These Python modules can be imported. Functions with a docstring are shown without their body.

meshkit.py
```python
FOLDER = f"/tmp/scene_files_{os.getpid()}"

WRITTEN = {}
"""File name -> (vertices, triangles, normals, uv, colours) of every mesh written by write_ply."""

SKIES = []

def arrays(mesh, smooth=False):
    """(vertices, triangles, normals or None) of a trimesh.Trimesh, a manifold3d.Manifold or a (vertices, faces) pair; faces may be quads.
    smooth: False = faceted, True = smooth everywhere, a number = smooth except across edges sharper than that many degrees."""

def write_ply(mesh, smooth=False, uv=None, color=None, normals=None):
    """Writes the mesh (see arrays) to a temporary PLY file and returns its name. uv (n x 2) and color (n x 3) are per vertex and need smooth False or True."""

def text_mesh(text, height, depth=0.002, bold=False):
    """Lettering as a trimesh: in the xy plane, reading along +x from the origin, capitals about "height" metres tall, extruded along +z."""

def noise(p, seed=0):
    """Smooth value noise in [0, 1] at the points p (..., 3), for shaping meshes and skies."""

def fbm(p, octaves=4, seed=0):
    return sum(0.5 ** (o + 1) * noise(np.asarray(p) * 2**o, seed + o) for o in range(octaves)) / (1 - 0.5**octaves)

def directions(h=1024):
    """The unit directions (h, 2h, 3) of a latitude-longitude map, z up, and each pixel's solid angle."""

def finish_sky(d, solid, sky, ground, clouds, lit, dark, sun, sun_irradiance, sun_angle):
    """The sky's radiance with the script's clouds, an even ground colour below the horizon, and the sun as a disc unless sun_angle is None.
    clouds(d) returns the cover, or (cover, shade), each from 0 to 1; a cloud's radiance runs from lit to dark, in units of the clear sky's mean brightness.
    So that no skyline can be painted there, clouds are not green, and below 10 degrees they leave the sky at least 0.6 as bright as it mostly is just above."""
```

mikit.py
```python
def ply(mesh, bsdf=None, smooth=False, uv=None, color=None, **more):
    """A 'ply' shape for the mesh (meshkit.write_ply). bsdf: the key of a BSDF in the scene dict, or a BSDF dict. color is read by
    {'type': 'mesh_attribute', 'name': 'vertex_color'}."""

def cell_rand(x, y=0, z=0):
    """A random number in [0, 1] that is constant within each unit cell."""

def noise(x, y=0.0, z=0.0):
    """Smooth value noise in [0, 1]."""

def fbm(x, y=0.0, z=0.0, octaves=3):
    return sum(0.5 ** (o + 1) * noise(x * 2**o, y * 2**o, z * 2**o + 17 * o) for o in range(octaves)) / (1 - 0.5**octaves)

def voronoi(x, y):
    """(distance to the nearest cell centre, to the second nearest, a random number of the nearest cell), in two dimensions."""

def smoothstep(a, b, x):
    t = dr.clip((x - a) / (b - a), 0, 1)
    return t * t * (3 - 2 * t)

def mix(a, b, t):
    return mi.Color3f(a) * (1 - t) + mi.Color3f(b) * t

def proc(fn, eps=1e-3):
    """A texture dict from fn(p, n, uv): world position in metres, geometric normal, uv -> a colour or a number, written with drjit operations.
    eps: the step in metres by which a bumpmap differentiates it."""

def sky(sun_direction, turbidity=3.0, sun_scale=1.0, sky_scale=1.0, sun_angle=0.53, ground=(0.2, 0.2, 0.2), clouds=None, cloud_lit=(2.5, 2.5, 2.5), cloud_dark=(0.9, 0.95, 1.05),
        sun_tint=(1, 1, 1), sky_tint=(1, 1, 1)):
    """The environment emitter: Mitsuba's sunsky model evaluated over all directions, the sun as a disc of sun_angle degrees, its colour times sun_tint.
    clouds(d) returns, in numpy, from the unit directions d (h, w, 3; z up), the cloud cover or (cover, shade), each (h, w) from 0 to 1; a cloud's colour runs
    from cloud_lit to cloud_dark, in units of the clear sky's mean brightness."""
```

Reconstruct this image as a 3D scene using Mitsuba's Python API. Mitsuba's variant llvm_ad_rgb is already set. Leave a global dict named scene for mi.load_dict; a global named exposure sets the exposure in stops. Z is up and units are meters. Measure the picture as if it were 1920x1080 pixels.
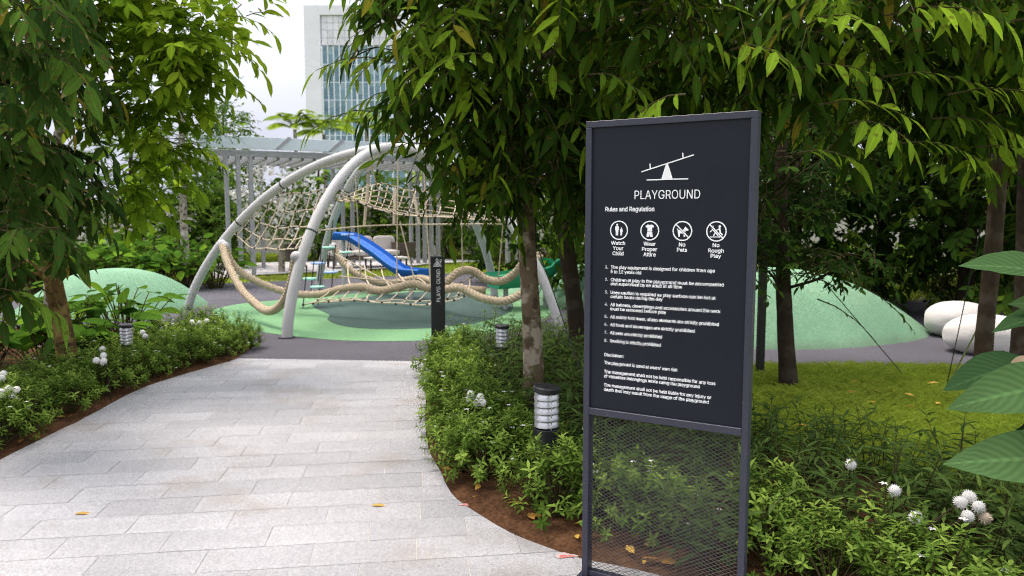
import math, random
import numpy as np, trimesh, drjit as dr, mitsuba as mi, mikit, meshkit
from mikit import noise, fbm, cell_rand, smoothstep, mix, proc
import shapely
from shapely.geometry import Polygon, Point, LineString, box as sbox
from shapely import affinity

T4 = mi.ScalarTransform4f
scene, labels = {}, {}
PI = math.pi

# ------------------------------------------------------------------ camera, sky, exposure
EYE = np.array([0.0, 0.0, 1.5])
PITCH = math.radians(5.6)
FOV = 2 * math.degrees(math.atan(960 / 1400))
scene['camera'] = {'type': 'thinlens', 'fov': FOV, 'fov_axis': 'x', 'aperture_radius': 0.0030, 'focus_distance': 2.9, 'near_clip': 0.05, 'far_clip': 2000.0,
                   'to_world': T4().look_at(origin=[0, 0, 1.5], target=[0, math.cos(PITCH), 1.5 - math.sin(PITCH)], up=[0, 0, 1])}


def cloud(d):
    n = meshkit.fbm(d * np.array([2.2, 2.2, 5.0]) + 3.0, 4, 5)
    # an overcast sky: the zenith brighter than the horizon, with soft darker banks
    return np.ones(d.shape[:2]), np.clip(0.92 - np.clip(d[..., 2], 0, 1) * 0.87 + (n - 0.5) * 0.5, 0, 1)


scene['sky'] = mikit.sky([-0.27, 0.10, 0.955], turbidity=3, sun_scale=0.34, sun_angle=26, sun_tint=(0.93, 0.97, 1.08), clouds=cloud, cloud_lit=(2.75, 2.78, 2.95), cloud_dark=(0.80, 0.83, 1.0), ground=(0.12, 0.14, 0.08))
exposure = 3.0

# ------------------------------------------------------------------ helpers


def numbered(name):
    taken = lambda k: k in scene or k in labels or k in _roots
    if not taken(name):
        return name
    i = 1
    while taken(f'{name}_{i:03d}'):
        i += 1
    return f'{name}_{i:03d}'


_roots = set()


def fastnum(cache, name):
    n = cache.get(name, 0)
    cache[name] = n + 1
    return name if n == 0 else f'{name}_{n:03d}'


_cnt = {}


def thing(name, label=None, cat=None, group=None, kind=None):
    key = fastnum(_cnt, name)
    _roots.add(key)
    labels[key] = {}
    if label: labels[key]['label'] = label
    if cat: labels[key]['category'] = cat
    if group: labels[key]['group'] = group
    if kind: labels[key]['kind'] = kind
    return key


def part(parent, name, shape, label=None, kind=None, xf=None):
    key = fastnum(_cnt, parent + '__' + name)
    scene[key] = shape if xf is None else {**shape, 'to_world': xf}
    if label or kind:
        labels[key] = {k: v for k, v in (('label', label), ('kind', kind)) if v}
    return key


def solo(name, shape, label=None, cat=None, group=None, kind=None, xf=None):
    key = thing(name, label, cat, group, kind)
    scene[key] = shape if xf is None else {**shape, 'to_world': xf}
    return key


def nrm(v):
    v = np.asarray(v, float)
    return v / (np.linalg.norm(v, axis=-1, keepdims=True) + 1e-12)


def cat(ms):
    ms = [m if isinstance(m, trimesh.Trimesh) else trimesh.Trimesh(*m, process=False) for m in ms]
    return ms[0] if len(ms) == 1 else trimesh.util.concatenate(ms)


def boxm(c, s, rz=0.0, ch=0.0):
    """chamfered box: centre, size, turn about z"""
    if ch > 0:
        h = np.array(s) / 2
        pts = []
        for k in range(3):
            q = h - ch
            q[k] = h[k]
            pts += [[a * q[0], b * q[1], e * q[2]] for a in (-1, 1) for b in (-1, 1) for e in (-1, 1)]
        m = trimesh.convex.convex_hull(np.array(pts))
    else:
        m = trimesh.creation.box(s)
    if rz:
        m.apply_transform(trimesh.transformations.rotation_matrix(rz, [0, 0, 1]))
    m.apply_translation(c)
    return m


def spline(P, n):
    """Catmull-Rom through the points"""
    P = np.asarray(P, float)
    Q = np.vstack([2 * P[0] - P[1], P, 2 * P[-1] - P[-2]])
    t = np.linspace(0, len(P) - 1 - 1e-9, n)
    i = t.astype(int)
    f = (t - i)[:, None]
    a, b, c, d = Q[i], Q[i + 1], Q[i + 2], Q[i + 3]
    return 0.5 * (2 * b + (c - a) * f + (2 * a - 5 * b + 4 * c - d) * f**2 + (3 * b - a - 3 * c + d) * f**3)


def frames(P):
    t = nrm(np.gradient(P, axis=0))
    a = np.cross(t[0], [0, 0, 1.0] if abs(t[0][2]) < 0.9 else [1.0, 0, 0])
    A = []
    for k in range(len(P)):
        a = a - t[k] * np.dot(a, t[k])
        a = a / np.linalg.norm(a)
        A.append(a)
    A = np.array(A)
    return t, A, np.cross(t, A)


def tube(P, r, sides=8, cap=True, squash=None):
    P = np.asarray(P, float)
    n = len(P)
    r = np.broadcast_to(np.asarray(r, float), (n,))
    t, A, B = frames(P)
    ang = np.arange(sides) * 2 * PI / sides
    V = (P[:, None] + r[:, None, None] * (np.cos(ang)[None, :, None] * A[:, None] + np.sin(ang)[None, :, None] * B[:, None])).reshape(-1, 3)
    i, j = np.meshgrid(np.arange(n - 1), np.arange(sides), indexing='ij')
    a, b = i * sides + j, i * sides + (j + 1) % sides
    F = np.vstack([np.stack([a, b, b + sides], -1).reshape(-1, 3), np.stack([a, b + sides, a + sides], -1).reshape(-1, 3)])
    if cap:
        V = np.vstack([V, P[0], P[-1]])
        j = np.arange(sides)
        F = np.vstack([F, np.stack([(j + 1) % sides, j, j * 0 + len(V) - 2], -1), np.stack([j + (n - 1) * sides, (j + 1) % sides + (n - 1) * sides, j * 0 + len(V) - 1], -1)])
    return trimesh.Trimesh(V, F, process=False)


def lathe(prof, c=(0, 0, 0), n=24):
    m = trimesh.creation.revolve(np.array(prof, float), sections=n)
    m.apply_translation(c)
    return m


def sheet(poly, z):
    ms = []
    for g in getattr(poly, 'geoms', [poly]):
        v, f = trimesh.creation.triangulate_polygon(g, engine='earcut')
        v = np.c_[v, np.full(len(v), z)]
        n = np.cross(v[f[:, 1]] - v[f[:, 0]], v[f[:, 2]] - v[f[:, 0]])[:, 2]
        f = np.where((n < 0)[:, None], f[:, ::-1], f)
        ms.append(trimesh.Trimesh(v, f, process=False))
    return cat(ms)


def closed(pts, n=90):
    P = np.array(pts, float)
    k = len(P)
    S = spline(np.vstack([P[-2:], P, P[:3]]), n * 4)
    t = np.linspace(0, k + 4 - 1e-9, n * 4)
    S = S[(t >= 2) & (t < k + 2)]
    return Polygon(S).buffer(0)


def rgb(*c):
    return {'type': 'rgb', 'value': list(c)}


def two(b):
    return {'type': 'twosided', 'bsdf': b}


def mat(name, color, rough=0.6, metal=0.0, spec=0.5, bump=None, scale=None, coat=0.0, eps=1e-3):
    b = {'type': 'principled', 'base_color': color if isinstance(color, dict) else rgb(*color), 'roughness': rough, 'metallic': metal, 'specular': spec, 'clearcoat': coat}
    if bump is not None:
        b = {'type': 'bumpmap', 'arbitrary': {**proc(bump, eps)}, 'bsdf': b, 'scale': scale or 1.0}
    scene[name] = two(b)
    return name


def XF(x, y, z=0, rz=0, s=1.0, tilt=None):
    m = T4().translate([x, y, z]).rotate([0, 0, 1], math.degrees(rz))
    if tilt: m = m.rotate(tilt[0], tilt[1])
    return m.scale([s, s, s] if np.isscalar(s) else list(s))


C3 = mi.Color3f

# ------------------------------------------------------------------ materials


def granite(p, n, uv):
    r = cell_rand(dr.floor(uv.x), 3)
    base = mix((0.325, 0.322, 0.332), (0.40, 0.395, 0.405), r)
    sp = noise(p.x * 260, p.y * 260, p.z * 200)
    sp2 = noise(p.x * 120 + 9, p.y * 120, 3)
    big = fbm(p.x * 1.6, p.y * 1.6, 2.0, 4)
    st = fbm(p.x * 0.9 + 30, p.y * 7, 2.0, 3)
    c = base * (0.58 + 0.50 * sp + 0.30 * sp2) * (0.76 + 0.32 * big) * (0.86 + 0.24 * st)
    dirt = smoothstep(0.55, 0.8, fbm(p.x * 2.7 + 7, p.y * 2.7, 5.0, 4))
    return mix(c, c * C3(0.80, 0.72, 0.62), dirt * 0.55)


mat('m_paver', proc(granite), 0.62, spec=0.35)
mat('m_grout', proc(lambda p, n, uv: mix((0.22, 0.215, 0.21), (0.66, 0.61, 0.53), smoothstep(0.30, 0.62, fbm(p.x * 1.3 + 2, p.y * 1.3, 0, 3) + 0.22 * smoothstep(-2.0, -0.3, p.x))) * (0.8 + 0.4 * noise(p.x * 150, p.y * 150))), 0.95, spec=0.1)


def rubber(a, b, scale=180.0):
    def f(p, n, uv):
        s = noise(p.x * scale, p.y * scale, p.z * scale)
        s2 = noise(p.x * scale * 0.45 + 5, p.y * scale * 0.45, p.z * scale * .45)
        w = fbm(p.x * 0.8, p.y * 0.8, 4.0, 4)
        return mix(a, b, dr.clip(s * 0.6 + s2 * 0.5, 0, 1)) * (0.72 + 0.5 * w)
    return f


def scuffed(f):
    def h(p, n, uv):
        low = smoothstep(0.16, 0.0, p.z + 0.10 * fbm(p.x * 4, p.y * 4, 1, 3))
        seam = smoothstep(0.012, 0.004, dr.abs(uv.y - 0.55)) * 0.0
        fade = smoothstep(0.45, 0.75, fbm(p.x * 1.4, p.y * 1.4, p.z * 1.4 + 8, 4))
        c = f(p, n, uv)
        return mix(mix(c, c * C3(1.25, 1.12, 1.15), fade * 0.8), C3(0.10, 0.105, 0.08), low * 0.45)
    return h


mat('m_rubber_grey', proc(rubber((0.050, 0.049, 0.058), (0.108, 0.103, 0.120))), 0.85, spec=0.25)
mat('m_rubber_green', proc(rubber((0.085, 0.205, 0.095), (0.175, 0.33, 0.170))), 0.85, spec=0.25)
mat('m_rubber_teal', proc(rubber((0.028, 0.058, 0.050), (0.072, 0.112, 0.100))), 0.85, spec=0.25)
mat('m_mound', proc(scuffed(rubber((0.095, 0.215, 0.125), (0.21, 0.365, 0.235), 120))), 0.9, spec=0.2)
mat('m_soil', proc(lambda p, n, uv: mix((0.040, 0.020, 0.011), (0.130, 0.064, 0.031), fbm(p.x * 14, p.y * 14, p.z * 14, 4)) * (0.6 + 0.8 * noise(p.x * 90, p.y * 90))), 0.95, spec=0.1)
mat('m_ground', proc(lambda p, n, uv: mix((0.05, 0.06, 0.02), (0.10, 0.14, 0.03), fbm(p.x * 2, p.y * 2, 0, 4)) * (0.7 + 0.6 * noise(p.x * 40, p.y * 40))), 0.95, spec=0.1)
mat('m_lawn', proc(lambda p, n, uv: mix(mix((0.16, 0.23, 0.03), (0.26, 0.36, 0.05), fbm(p.x * 2.2, p.y * 2.2, 0, 3)), (0.14, 0.10, 0.045), smoothstep(0.52, 0.75, fbm(p.x * 1.1 + 5, p.y * 1.6, 3, 4))) * (0.7 + 0.6 * noise(p.x * 70, p.y * 70))), 0.95, spec=0.1)
mat('m_terrace', proc(lambda p, n, uv: C3(0.46, 0.44, 0.44) * (0.85 + 0.2 * cell_rand(dr.floor(p.x * 1.6), dr.floor(p.y * 1.6)) + 0.1 * noise(p.x * 60, p.y * 60))), 0.7, spec=0.3)


def slate_paint(p, n, uv):
    w = fbm(p.x * 9, p.y * 9, p.z * 5, 3)
    sp = smoothstep(0.80, 0.9, noise(p.x * 210, p.y * 210, p.z * 140))
    return mix(mix((0.024, 0.026, 0.045), (0.034, 0.036, 0.058), w), (0.10, 0.095, 0.10), sp * 0.35)


mat('m_frame', proc(slate_paint), 0.42, spec=0.55)
mat('m_panel', proc(lambda p, n, uv: mix((0.0095, 0.0115, 0.020), (0.013, 0.0155, 0.025), fbm(p.x * 3, p.y * 3, p.z * 3, 3))), 0.38, spec=0.25)
mat('m_print', (0.86, 0.86, 0.88), 0.6, spec=0.3)
mat('m_wire', (0.13, 0.125, 0.125), 0.5, metal=0.5)
mat('m_black', proc(lambda p, n, uv: C3(0.012, 0.012, 0.014) * (0.8 + 0.5 * fbm(p.x * 20, p.y * 20, p.z * 20, 2))), 0.45, spec=0.5)
mat('m_alu', proc(lambda p, n, uv: C3(0.60, 0.60, 0.62) * (0.75 + 0.4 * fbm(p.x * 30, p.y * 30, p.z * 60, 2))), 0.36, metal=0.85)
mat('m_arch', proc(lambda p, n, uv: mix((0.44, 0.43, 0.43), (0.54, 0.53, 0.53), fbm(p.x * 3, p.y * 3, p.z * 3, 3))), 0.45, spec=0.5)
mat('m_rope', proc(lambda p, n, uv: mix((0.33, 0.26, 0.18), (0.55, 0.46, 0.33), fbm(p.x * 40, p.y * 40, p.z * 40, 3))), 0.9, spec=0.1)
mat('m_cord', proc(lambda p, n, uv: mix((0.50, 0.40, 0.29), (0.70, 0.60, 0.47), noise(p.x * 60, p.y * 60, p.z * 60))), 0.85, spec=0.1)
mat('m_clamp', (0.02, 0.02, 0.022), 0.5)
mat('m_blue', proc(lambda p, n, uv: mix((0.008, 0.10, 0.40), (0.014, 0.14, 0.50), fbm(p.x * 4, p.y * 4, p.z * 4, 2))), 0.6, spec=0.3)
mat('m_greenplastic', (0.02, 0.30, 0.15), 0.4, spec=0.5)
mat('m_disc_blue', (0.30, 0.42, 0.75), 0.5)
mat('m_disc_green', (0.28, 0.55, 0.46), 0.5)
mat('m_pergola', proc(lambda p, n, uv: mix((0.31, 0.315, 0.33), (0.39, 0.395, 0.41), fbm(p.x * 2, p.y * 2, p.z * 2, 3))), 0.5, spec=0.4)
mat('m_fascia', proc(lambda p, n, uv: mix((0.56, 0.64, 0.68), (0.66, 0.73, 0.76), fbm(p.x * 3, p.y * 3, p.z * 7, 3))), 0.3, spec=0.5)
mat('m_wall', proc(lambda p, n, uv: mix((0.40, 0.37, 0.33), (0.58, 0.54, 0.49), fbm(p.x * 1.5, p.y * 1.5, p.z * 1.5, 4))), 0.9, spec=0.1)
mat('m_cushion', (0.62, 0.58, 0.55), 0.9, spec=0.1)
mat('m_wicker', proc(lambda p, n, uv: mix((0.06, 0.045, 0.04), (0.16, 0.125, 0.11), noise(p.x * 90, p.y * 90, p.z * 60))), 0.8)
mat('m_stone', proc(lambda p, n, uv: mix(mix((0.58, 0.55, 0.52), (0.72, 0.70, 0.68), fbm(p.x * 5, p.y * 5, p.z * 5, 3)), (0.26, 0.24, 0.23), smoothstep(0.66, 0.85, noise(p.x * 150, p.y * 150, p.z * 150)) * 0.5)), 0.75, spec=0.3)
mat('m_tower', proc(lambda p, n, uv: C3(0.86, 0.85, 0.90) * (0.9 + 0.15 * fbm(p.x * 0.15, p.y * .15, p.z * .4, 3))), 0.6, spec=0.4)
mat('m_towerpanel', proc(lambda p, n, uv: C3(0.76, 0.75, 0.80) * (0.88 + 0.2 * cell_rand(dr.floor(uv.x), 1))), 0.5)
mat('m_mullion', (0.76, 0.80, 0.84), 0.4)


def pane_fn(p, n, uv):
    k = dr.floor(uv.x)
    r = cell_rand(k, 5)
    b = fbm(p.x * 0.55 + k * 0.03, p.z * 0.9, k * 0.1, 3)
    blind = smoothstep(0.55, 0.56, cell_rand(k, 8)) * smoothstep(0.3, 0.35, uv.y - 0.5 * cell_rand(k, 9))
    return mix(mix((0.035, 0.10, 0.14), (0.22, 0.38, 0.45), dr.clip(b * 0.75 + r * 0.35, 0, 1)), (0.40, 0.50, 0.52), blind * 0.5)


mat('m_pane', proc(pane_fn), 0.12, spec=0.8)


def bark(a, b, lich, sc=1.0, amt=1.0):
    def f(p, n, uv):
        s = fbm(p.x * 22 * sc, p.y * 22 * sc, p.z * 9 * sc, 4)
        l = smoothstep(0.50, 0.64, fbm(p.x * 11 * sc + 3, p.y * 11 * sc, p.z * 9 * sc, 4))
        m = smoothstep(0.56, 0.66, fbm(p.x * 17 * sc + 13, p.y * 17 * sc, p.z * 14 * sc, 3))
        c = mix(mix(a, b, s), lich, l * amt)
        return mix(c, C3(0.05, 0.034, 0.02), m * 0.7)
    return f


bump_bark = lambda p, n, uv: fbm(p.x * 30, p.y * 30, p.z * 9, 3) * 0.01
mat('m_bark_pale', proc(bark((0.10, 0.072, 0.045), (0.19, 0.14, 0.09), (0.34, 0.29, 0.22))), 0.9, spec=0.15, bump=bump_bark)
mat('m_bark_dark', proc(bark((0.024, 0.017, 0.012), (0.058, 0.042, 0.030), (0.085, 0.07, 0.055), amt=0.5)), 0.9, spec=0.15, bump=bump_bark)
mat('m_bark_gold', proc(bark((0.09, 0.055, 0.022), (0.21, 0.135, 0.05), (0.27, 0.19, 0.07))), 0.9, spec=0.15, bump=bump_bark)
mat('m_bark_light', proc(bark((0.25, 0.21, 0.17), (0.42, 0.37, 0.31), (0.5, 0.47, 0.42))), 0.9, spec=0.15)
mat('m_twig', proc(lambda p, n, uv: mix((0.05, 0.04, 0.02), (0.10, 0.085, 0.035), noise(p.x * 9, p.y * 9, p.z * 9))), 0.85, spec=0.2)


def leafmat(name, old, mid, young, tip=None, rough=0.38, trans=0.7, rib=0.25, ribs=0.0, sick=False, eta=1.5):
    """tone of a leaf from the integer part of u (0 old .. 255 young); u's fraction runs across the leaf, v along it"""
    def f(p, n, uv):
        k = dr.floor(uv.x)
        t = (k + 0.5) / 256
        a = uv.x - k
        r = cell_rand(k, 7)
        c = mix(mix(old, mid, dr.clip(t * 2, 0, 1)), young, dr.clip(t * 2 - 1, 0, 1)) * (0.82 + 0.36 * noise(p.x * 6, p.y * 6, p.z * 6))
        if sick:
            c = mix(c, C3(0.30, 0.24, 0.03), dr.select(cell_rand(k, 11) > 0.975, 0.75, 0.0))
            c = mix(c, C3(0.10, 0.06, 0.02), smoothstep(0.70, 0.78, noise(p.x * 45 + 3, p.y * 45, p.z * 45)) * 0.55)
        if rib:
            m = 1 - smoothstep(0.015, 0.05, dr.abs(a - 0.5))
            c = c * (1 + rib * 1.6 * m)
        if ribs:
            w = dr.sin(uv.y * 78 - dr.abs(a - 0.5) * 46)
            c = c * (1 + ribs * w)
        if tip is not None:
            k2 = smoothstep(0.86, 0.97, uv.y + 0.06 * noise(p.x * 60, p.y * 60, p.z * 60)) * smoothstep(0.35, 0.5, r)
            c = mix(c, tip, k2 * 0.8)
        return c
    scene[name] = {'type': 'principledthin', 'base_color': proc(f), 'roughness': rough, 'diff_trans': trans, 'eta': eta, 'spec_trans': 0.0}
    return name


leafmat('m_leaf_a', (0.018, 0.040, 0.008), (0.052, 0.112, 0.013), (0.23, 0.36, 0.025), trans=0.65, rough=0.27, sick=True, eta=1.6)
leafmat('m_leaf_left', (0.020, 0.045, 0.012), (0.046, 0.098, 0.018), (0.14, 0.25, 0.03), tip=(0.34, 0.22, 0.11), rough=0.30, trans=0.55, sick=True, eta=1.6)
leafmat('m_leaf_bright', (0.09, 0.17, 0.014), (0.18, 0.30, 0.02), (0.32, 0.43, 0.03), trans=1.1)
leafmat('m_leaf_small', (0.018, 0.042, 0.012), (0.038, 0.085, 0.017), (0.10, 0.19, 0.03))
leafmat('m_leaf_airy', (0.045, 0.10, 0.022), (0.085, 0.17, 0.03), (0.15, 0.26, 0.045), trans=0.8)
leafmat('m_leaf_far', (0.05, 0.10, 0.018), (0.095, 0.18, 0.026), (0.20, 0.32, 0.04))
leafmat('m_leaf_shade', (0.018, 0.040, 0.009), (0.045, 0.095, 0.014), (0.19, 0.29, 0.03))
leafmat('m_leaf_shrub', (0.045, 0.080, 0.016), (0.10, 0.180, 0.027), (0.28, 0.40, 0.075), rough=0.28, eta=1.6)
leafmat('m_leaf_ruellia', (0.034, 0.064, 0.018), (0.075, 0.128, 0.032), (0.16, 0.24, 0.055), rough=0.42)
leafmat('m_leaf_broad', (0.035, 0.095, 0.015), (0.085, 0.19, 0.022), (0.21, 0.37, 0.03), ribs=0.06, rough=0.4)
leafmat('m_leaf_stripe', (0.022, 0.050, 0.020), (0.045, 0.098, 0.036), (0.085, 0.155, 0.055), ribs=0.13, rough=0.34, trans=0.45)
leafmat('m_leaf_palm', (0.12, 0.20, 0.03), (0.24, 0.36, 0.035), (0.38, 0.46, 0.04), trans=0.9)
leafmat('m_grass', (0.21, 0.28, 0.035), (0.32, 0.41, 0.05), (0.43, 0.51, 0.09), rib=0, rough=0.5, trans=0.8)
leafmat('m_petal', (0.80, 0.79, 0.76), (0.86, 0.85, 0.84), (0.90, 0.89, 0.88), rib=0, rough=0.7, trans=0.5)
leafmat('m_tanleaf', (0.30, 0.23, 0.15), (0.34, 0.27, 0.18), (0.4, 0.32, 0.2), rough=0.7, trans=0.2)
leafmat('m_dryleaf', (0.30, 0.14, 0.04), (0.48, 0.26, 0.06), (0.60, 0.40, 0.09), rough=0.6, trans=0.3)

# ------------------------------------------------------------------ leaves


def leaf_tpl(n, width, fold=0.22, curl=0.12, shape=1.0, wave=0.0, tipx=0.0):
    """a leaf of unit length along +y, its face to +z: (verts, faces, across, along)"""
    t = np.linspace(0, 1, n + 1)
    w = np.sin(PI * t**shape) ** 0.8 * width / 2
    w[0] = w[-1] = 0
    V, A, L = [], [], []
    zc = -curl * t**2
    for i in range(n + 1):
        V.append([0, t[i], zc[i]]); A.append(0.5); L.append(t[i])
    for s in (-1, 1):
        for i in range(1, n):
            V.append([s * w[i], t[i] - 0.02, zc[i] + fold * w[i] + wave * math.sin(i * 2.1 + s)]); A.append(0.5 + 0.48 * s); L.append(t[i])
    F = []
    for s, o in ((-1, n + 1), (1, n + 1 + n - 1)):
        tri = []
        tri.append([0, 1, o])
        for i in range(1, n - 1):
            tri += [[i, i + 1, o + i - 1], [i + 1, o + i, o + i - 1]]
        tri.append([n - 1, n, o + n - 2])
        F += tri if s < 0 else [[a, c, b] for a, b, c in tri]
    return np.array(V, float), np.array(F), np.array(A), np.array(L)


def leaves_mesh(tpl, P, D, U, L, tone, wmul=None):
    """all the leaves as arrays (verts, faces, uv)"""
    V, F, A, S = tpl
    P, D = np.asarray(P, float), nrm(D)
    X = nrm(np.cross(D, U))
    Zv = np.cross(X, D)
    L = np.broadcast_to(np.asarray(L, float), (len(P),))
    wm = np.ones(len(P)) if wmul is None else wmul
    out = P[:, None] + L[:, None, None] * ((V[:, 0][None, :] * wm[:, None])[..., None] * X[:, None] + V[None, :, 1:2] * D[:, None] + V[None, :, 2:3] * Zv[:, None])
    f = (F[None] + (np.arange(len(P)) * len(V))[:, None, None]).reshape(-1, 3)
    uv = np.stack([np.clip(np.asarray(tone), 0, 255).astype(int)[:, None] + A[None] * np.ones((len(P), 1)), np.broadcast_to(S[None], (len(P), len(S)))], -1).reshape(-1, 2)
    return out.reshape(-1, 3), f, uv


def vnormal_ply(vf, bsdf):
    v, f, uv = vf
    return mikit.ply(trimesh.Trimesh(v, f, process=False), bsdf, smooth=True, uv=uv)


TPL_LONG = leaf_tpl(4, 0.26, 0.30, 0.16, 0.85)
TPL_LONG3 = leaf_tpl(3, 0.27, 0.30, 0.16, 0.85)
TPL_OVAL = leaf_tpl(4, 0.44, 0.22, 0.14, 0.95)
TPL_OVAL3 = leaf_tpl(3, 0.46, 0.25, 0.14, 0.95)
TPL_CARD = leaf_tpl(2, 0.50, 0.3, 0.15)
TPL_LEFT = leaf_tpl(4, 0.30, 0.26, 0.18, 0.9)
TPL_BUSH = leaf_tpl(3, 0.36, 0.28, 0.20, 0.9)
TPL_SMALL = leaf_tpl(3, 0.40, 0.28, 0.18, 0.9)
TPL_NARROW = leaf_tpl(4, 0.185, 0.25, 0.35, 0.8)

CP, SP_ = math.cos(PITCH), math.sin(PITCH)


def view(P):
    """how far and where in view a point is, only to choose which leaves are worth an entry of their own"""
    q = P - EYE
    d = q[:, 1] * CP - q[:, 2] * SP_
    u = q[:, 1] * SP_ + q[:, 2] * CP
    return d, q[:, 0] / np.maximum(d, 0.05), u / np.maximum(d, 0.05)


def sprays(rng, base, direc, length, nleaf, leafL, droop=0.55, hang=0.6, tone=110, tone_sd=46, jit=0.30):
    """twigs with alternate hanging leaves: (twig polylines, P, D, U, L, tone)"""
    n = len(base)
    direc = nrm(direc)
    t = np.linspace(0.18, 1.0, nleaf)
    tt = np.linspace(0, 1, 4)
    down = np.array([0, 0, -1.0])
    length = np.broadcast_to(length, (n,))
    droop = np.broadcast_to(droop, (n,))
    curve = lambda s: base[:, None] + direc[:, None] * (length[:, None] * s)[..., None] + down * (droop * length)[:, None, None] * (s**2)[None, :, None]
    tw = curve(tt)
    P = curve(t)
    tan = nrm(direc[:, None] + down * (droop)[:, None, None] * (2 * t)[None, :, None])
    side = nrm(np.cross(direc, [0, 0, 1.0]) + 1e-6)[:, None] * np.where(np.arange(nleaf) % 2, 1, -1)[None, :, None]
    side[:, -1] *= 0.15
    D = nrm(tan * 0.75 + side * 0.85 + down * (hang * rng.uniform(0.1, 1.5, (n, 1, 1))) + rng.normal(0, jit, P.shape))
    U = nrm(np.array([0, 0, 1.0]) + tan * 0.6 + rng.normal(0, 0.3, P.shape))
    L = leafL * rng.uniform(0.55, 1.22, (n, nleaf)) * rng.uniform(0.8, 1.1, (n, 1))
    tb = np.broadcast_to(tone, (n,)) + rng.normal(0, tone_sd, n)
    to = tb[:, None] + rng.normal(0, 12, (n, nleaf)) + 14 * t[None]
    return tw, P.reshape(-1, 3), D.reshape(-1, 3), U.reshape(-1, 3), L.ravel(), to.ravel()


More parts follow.
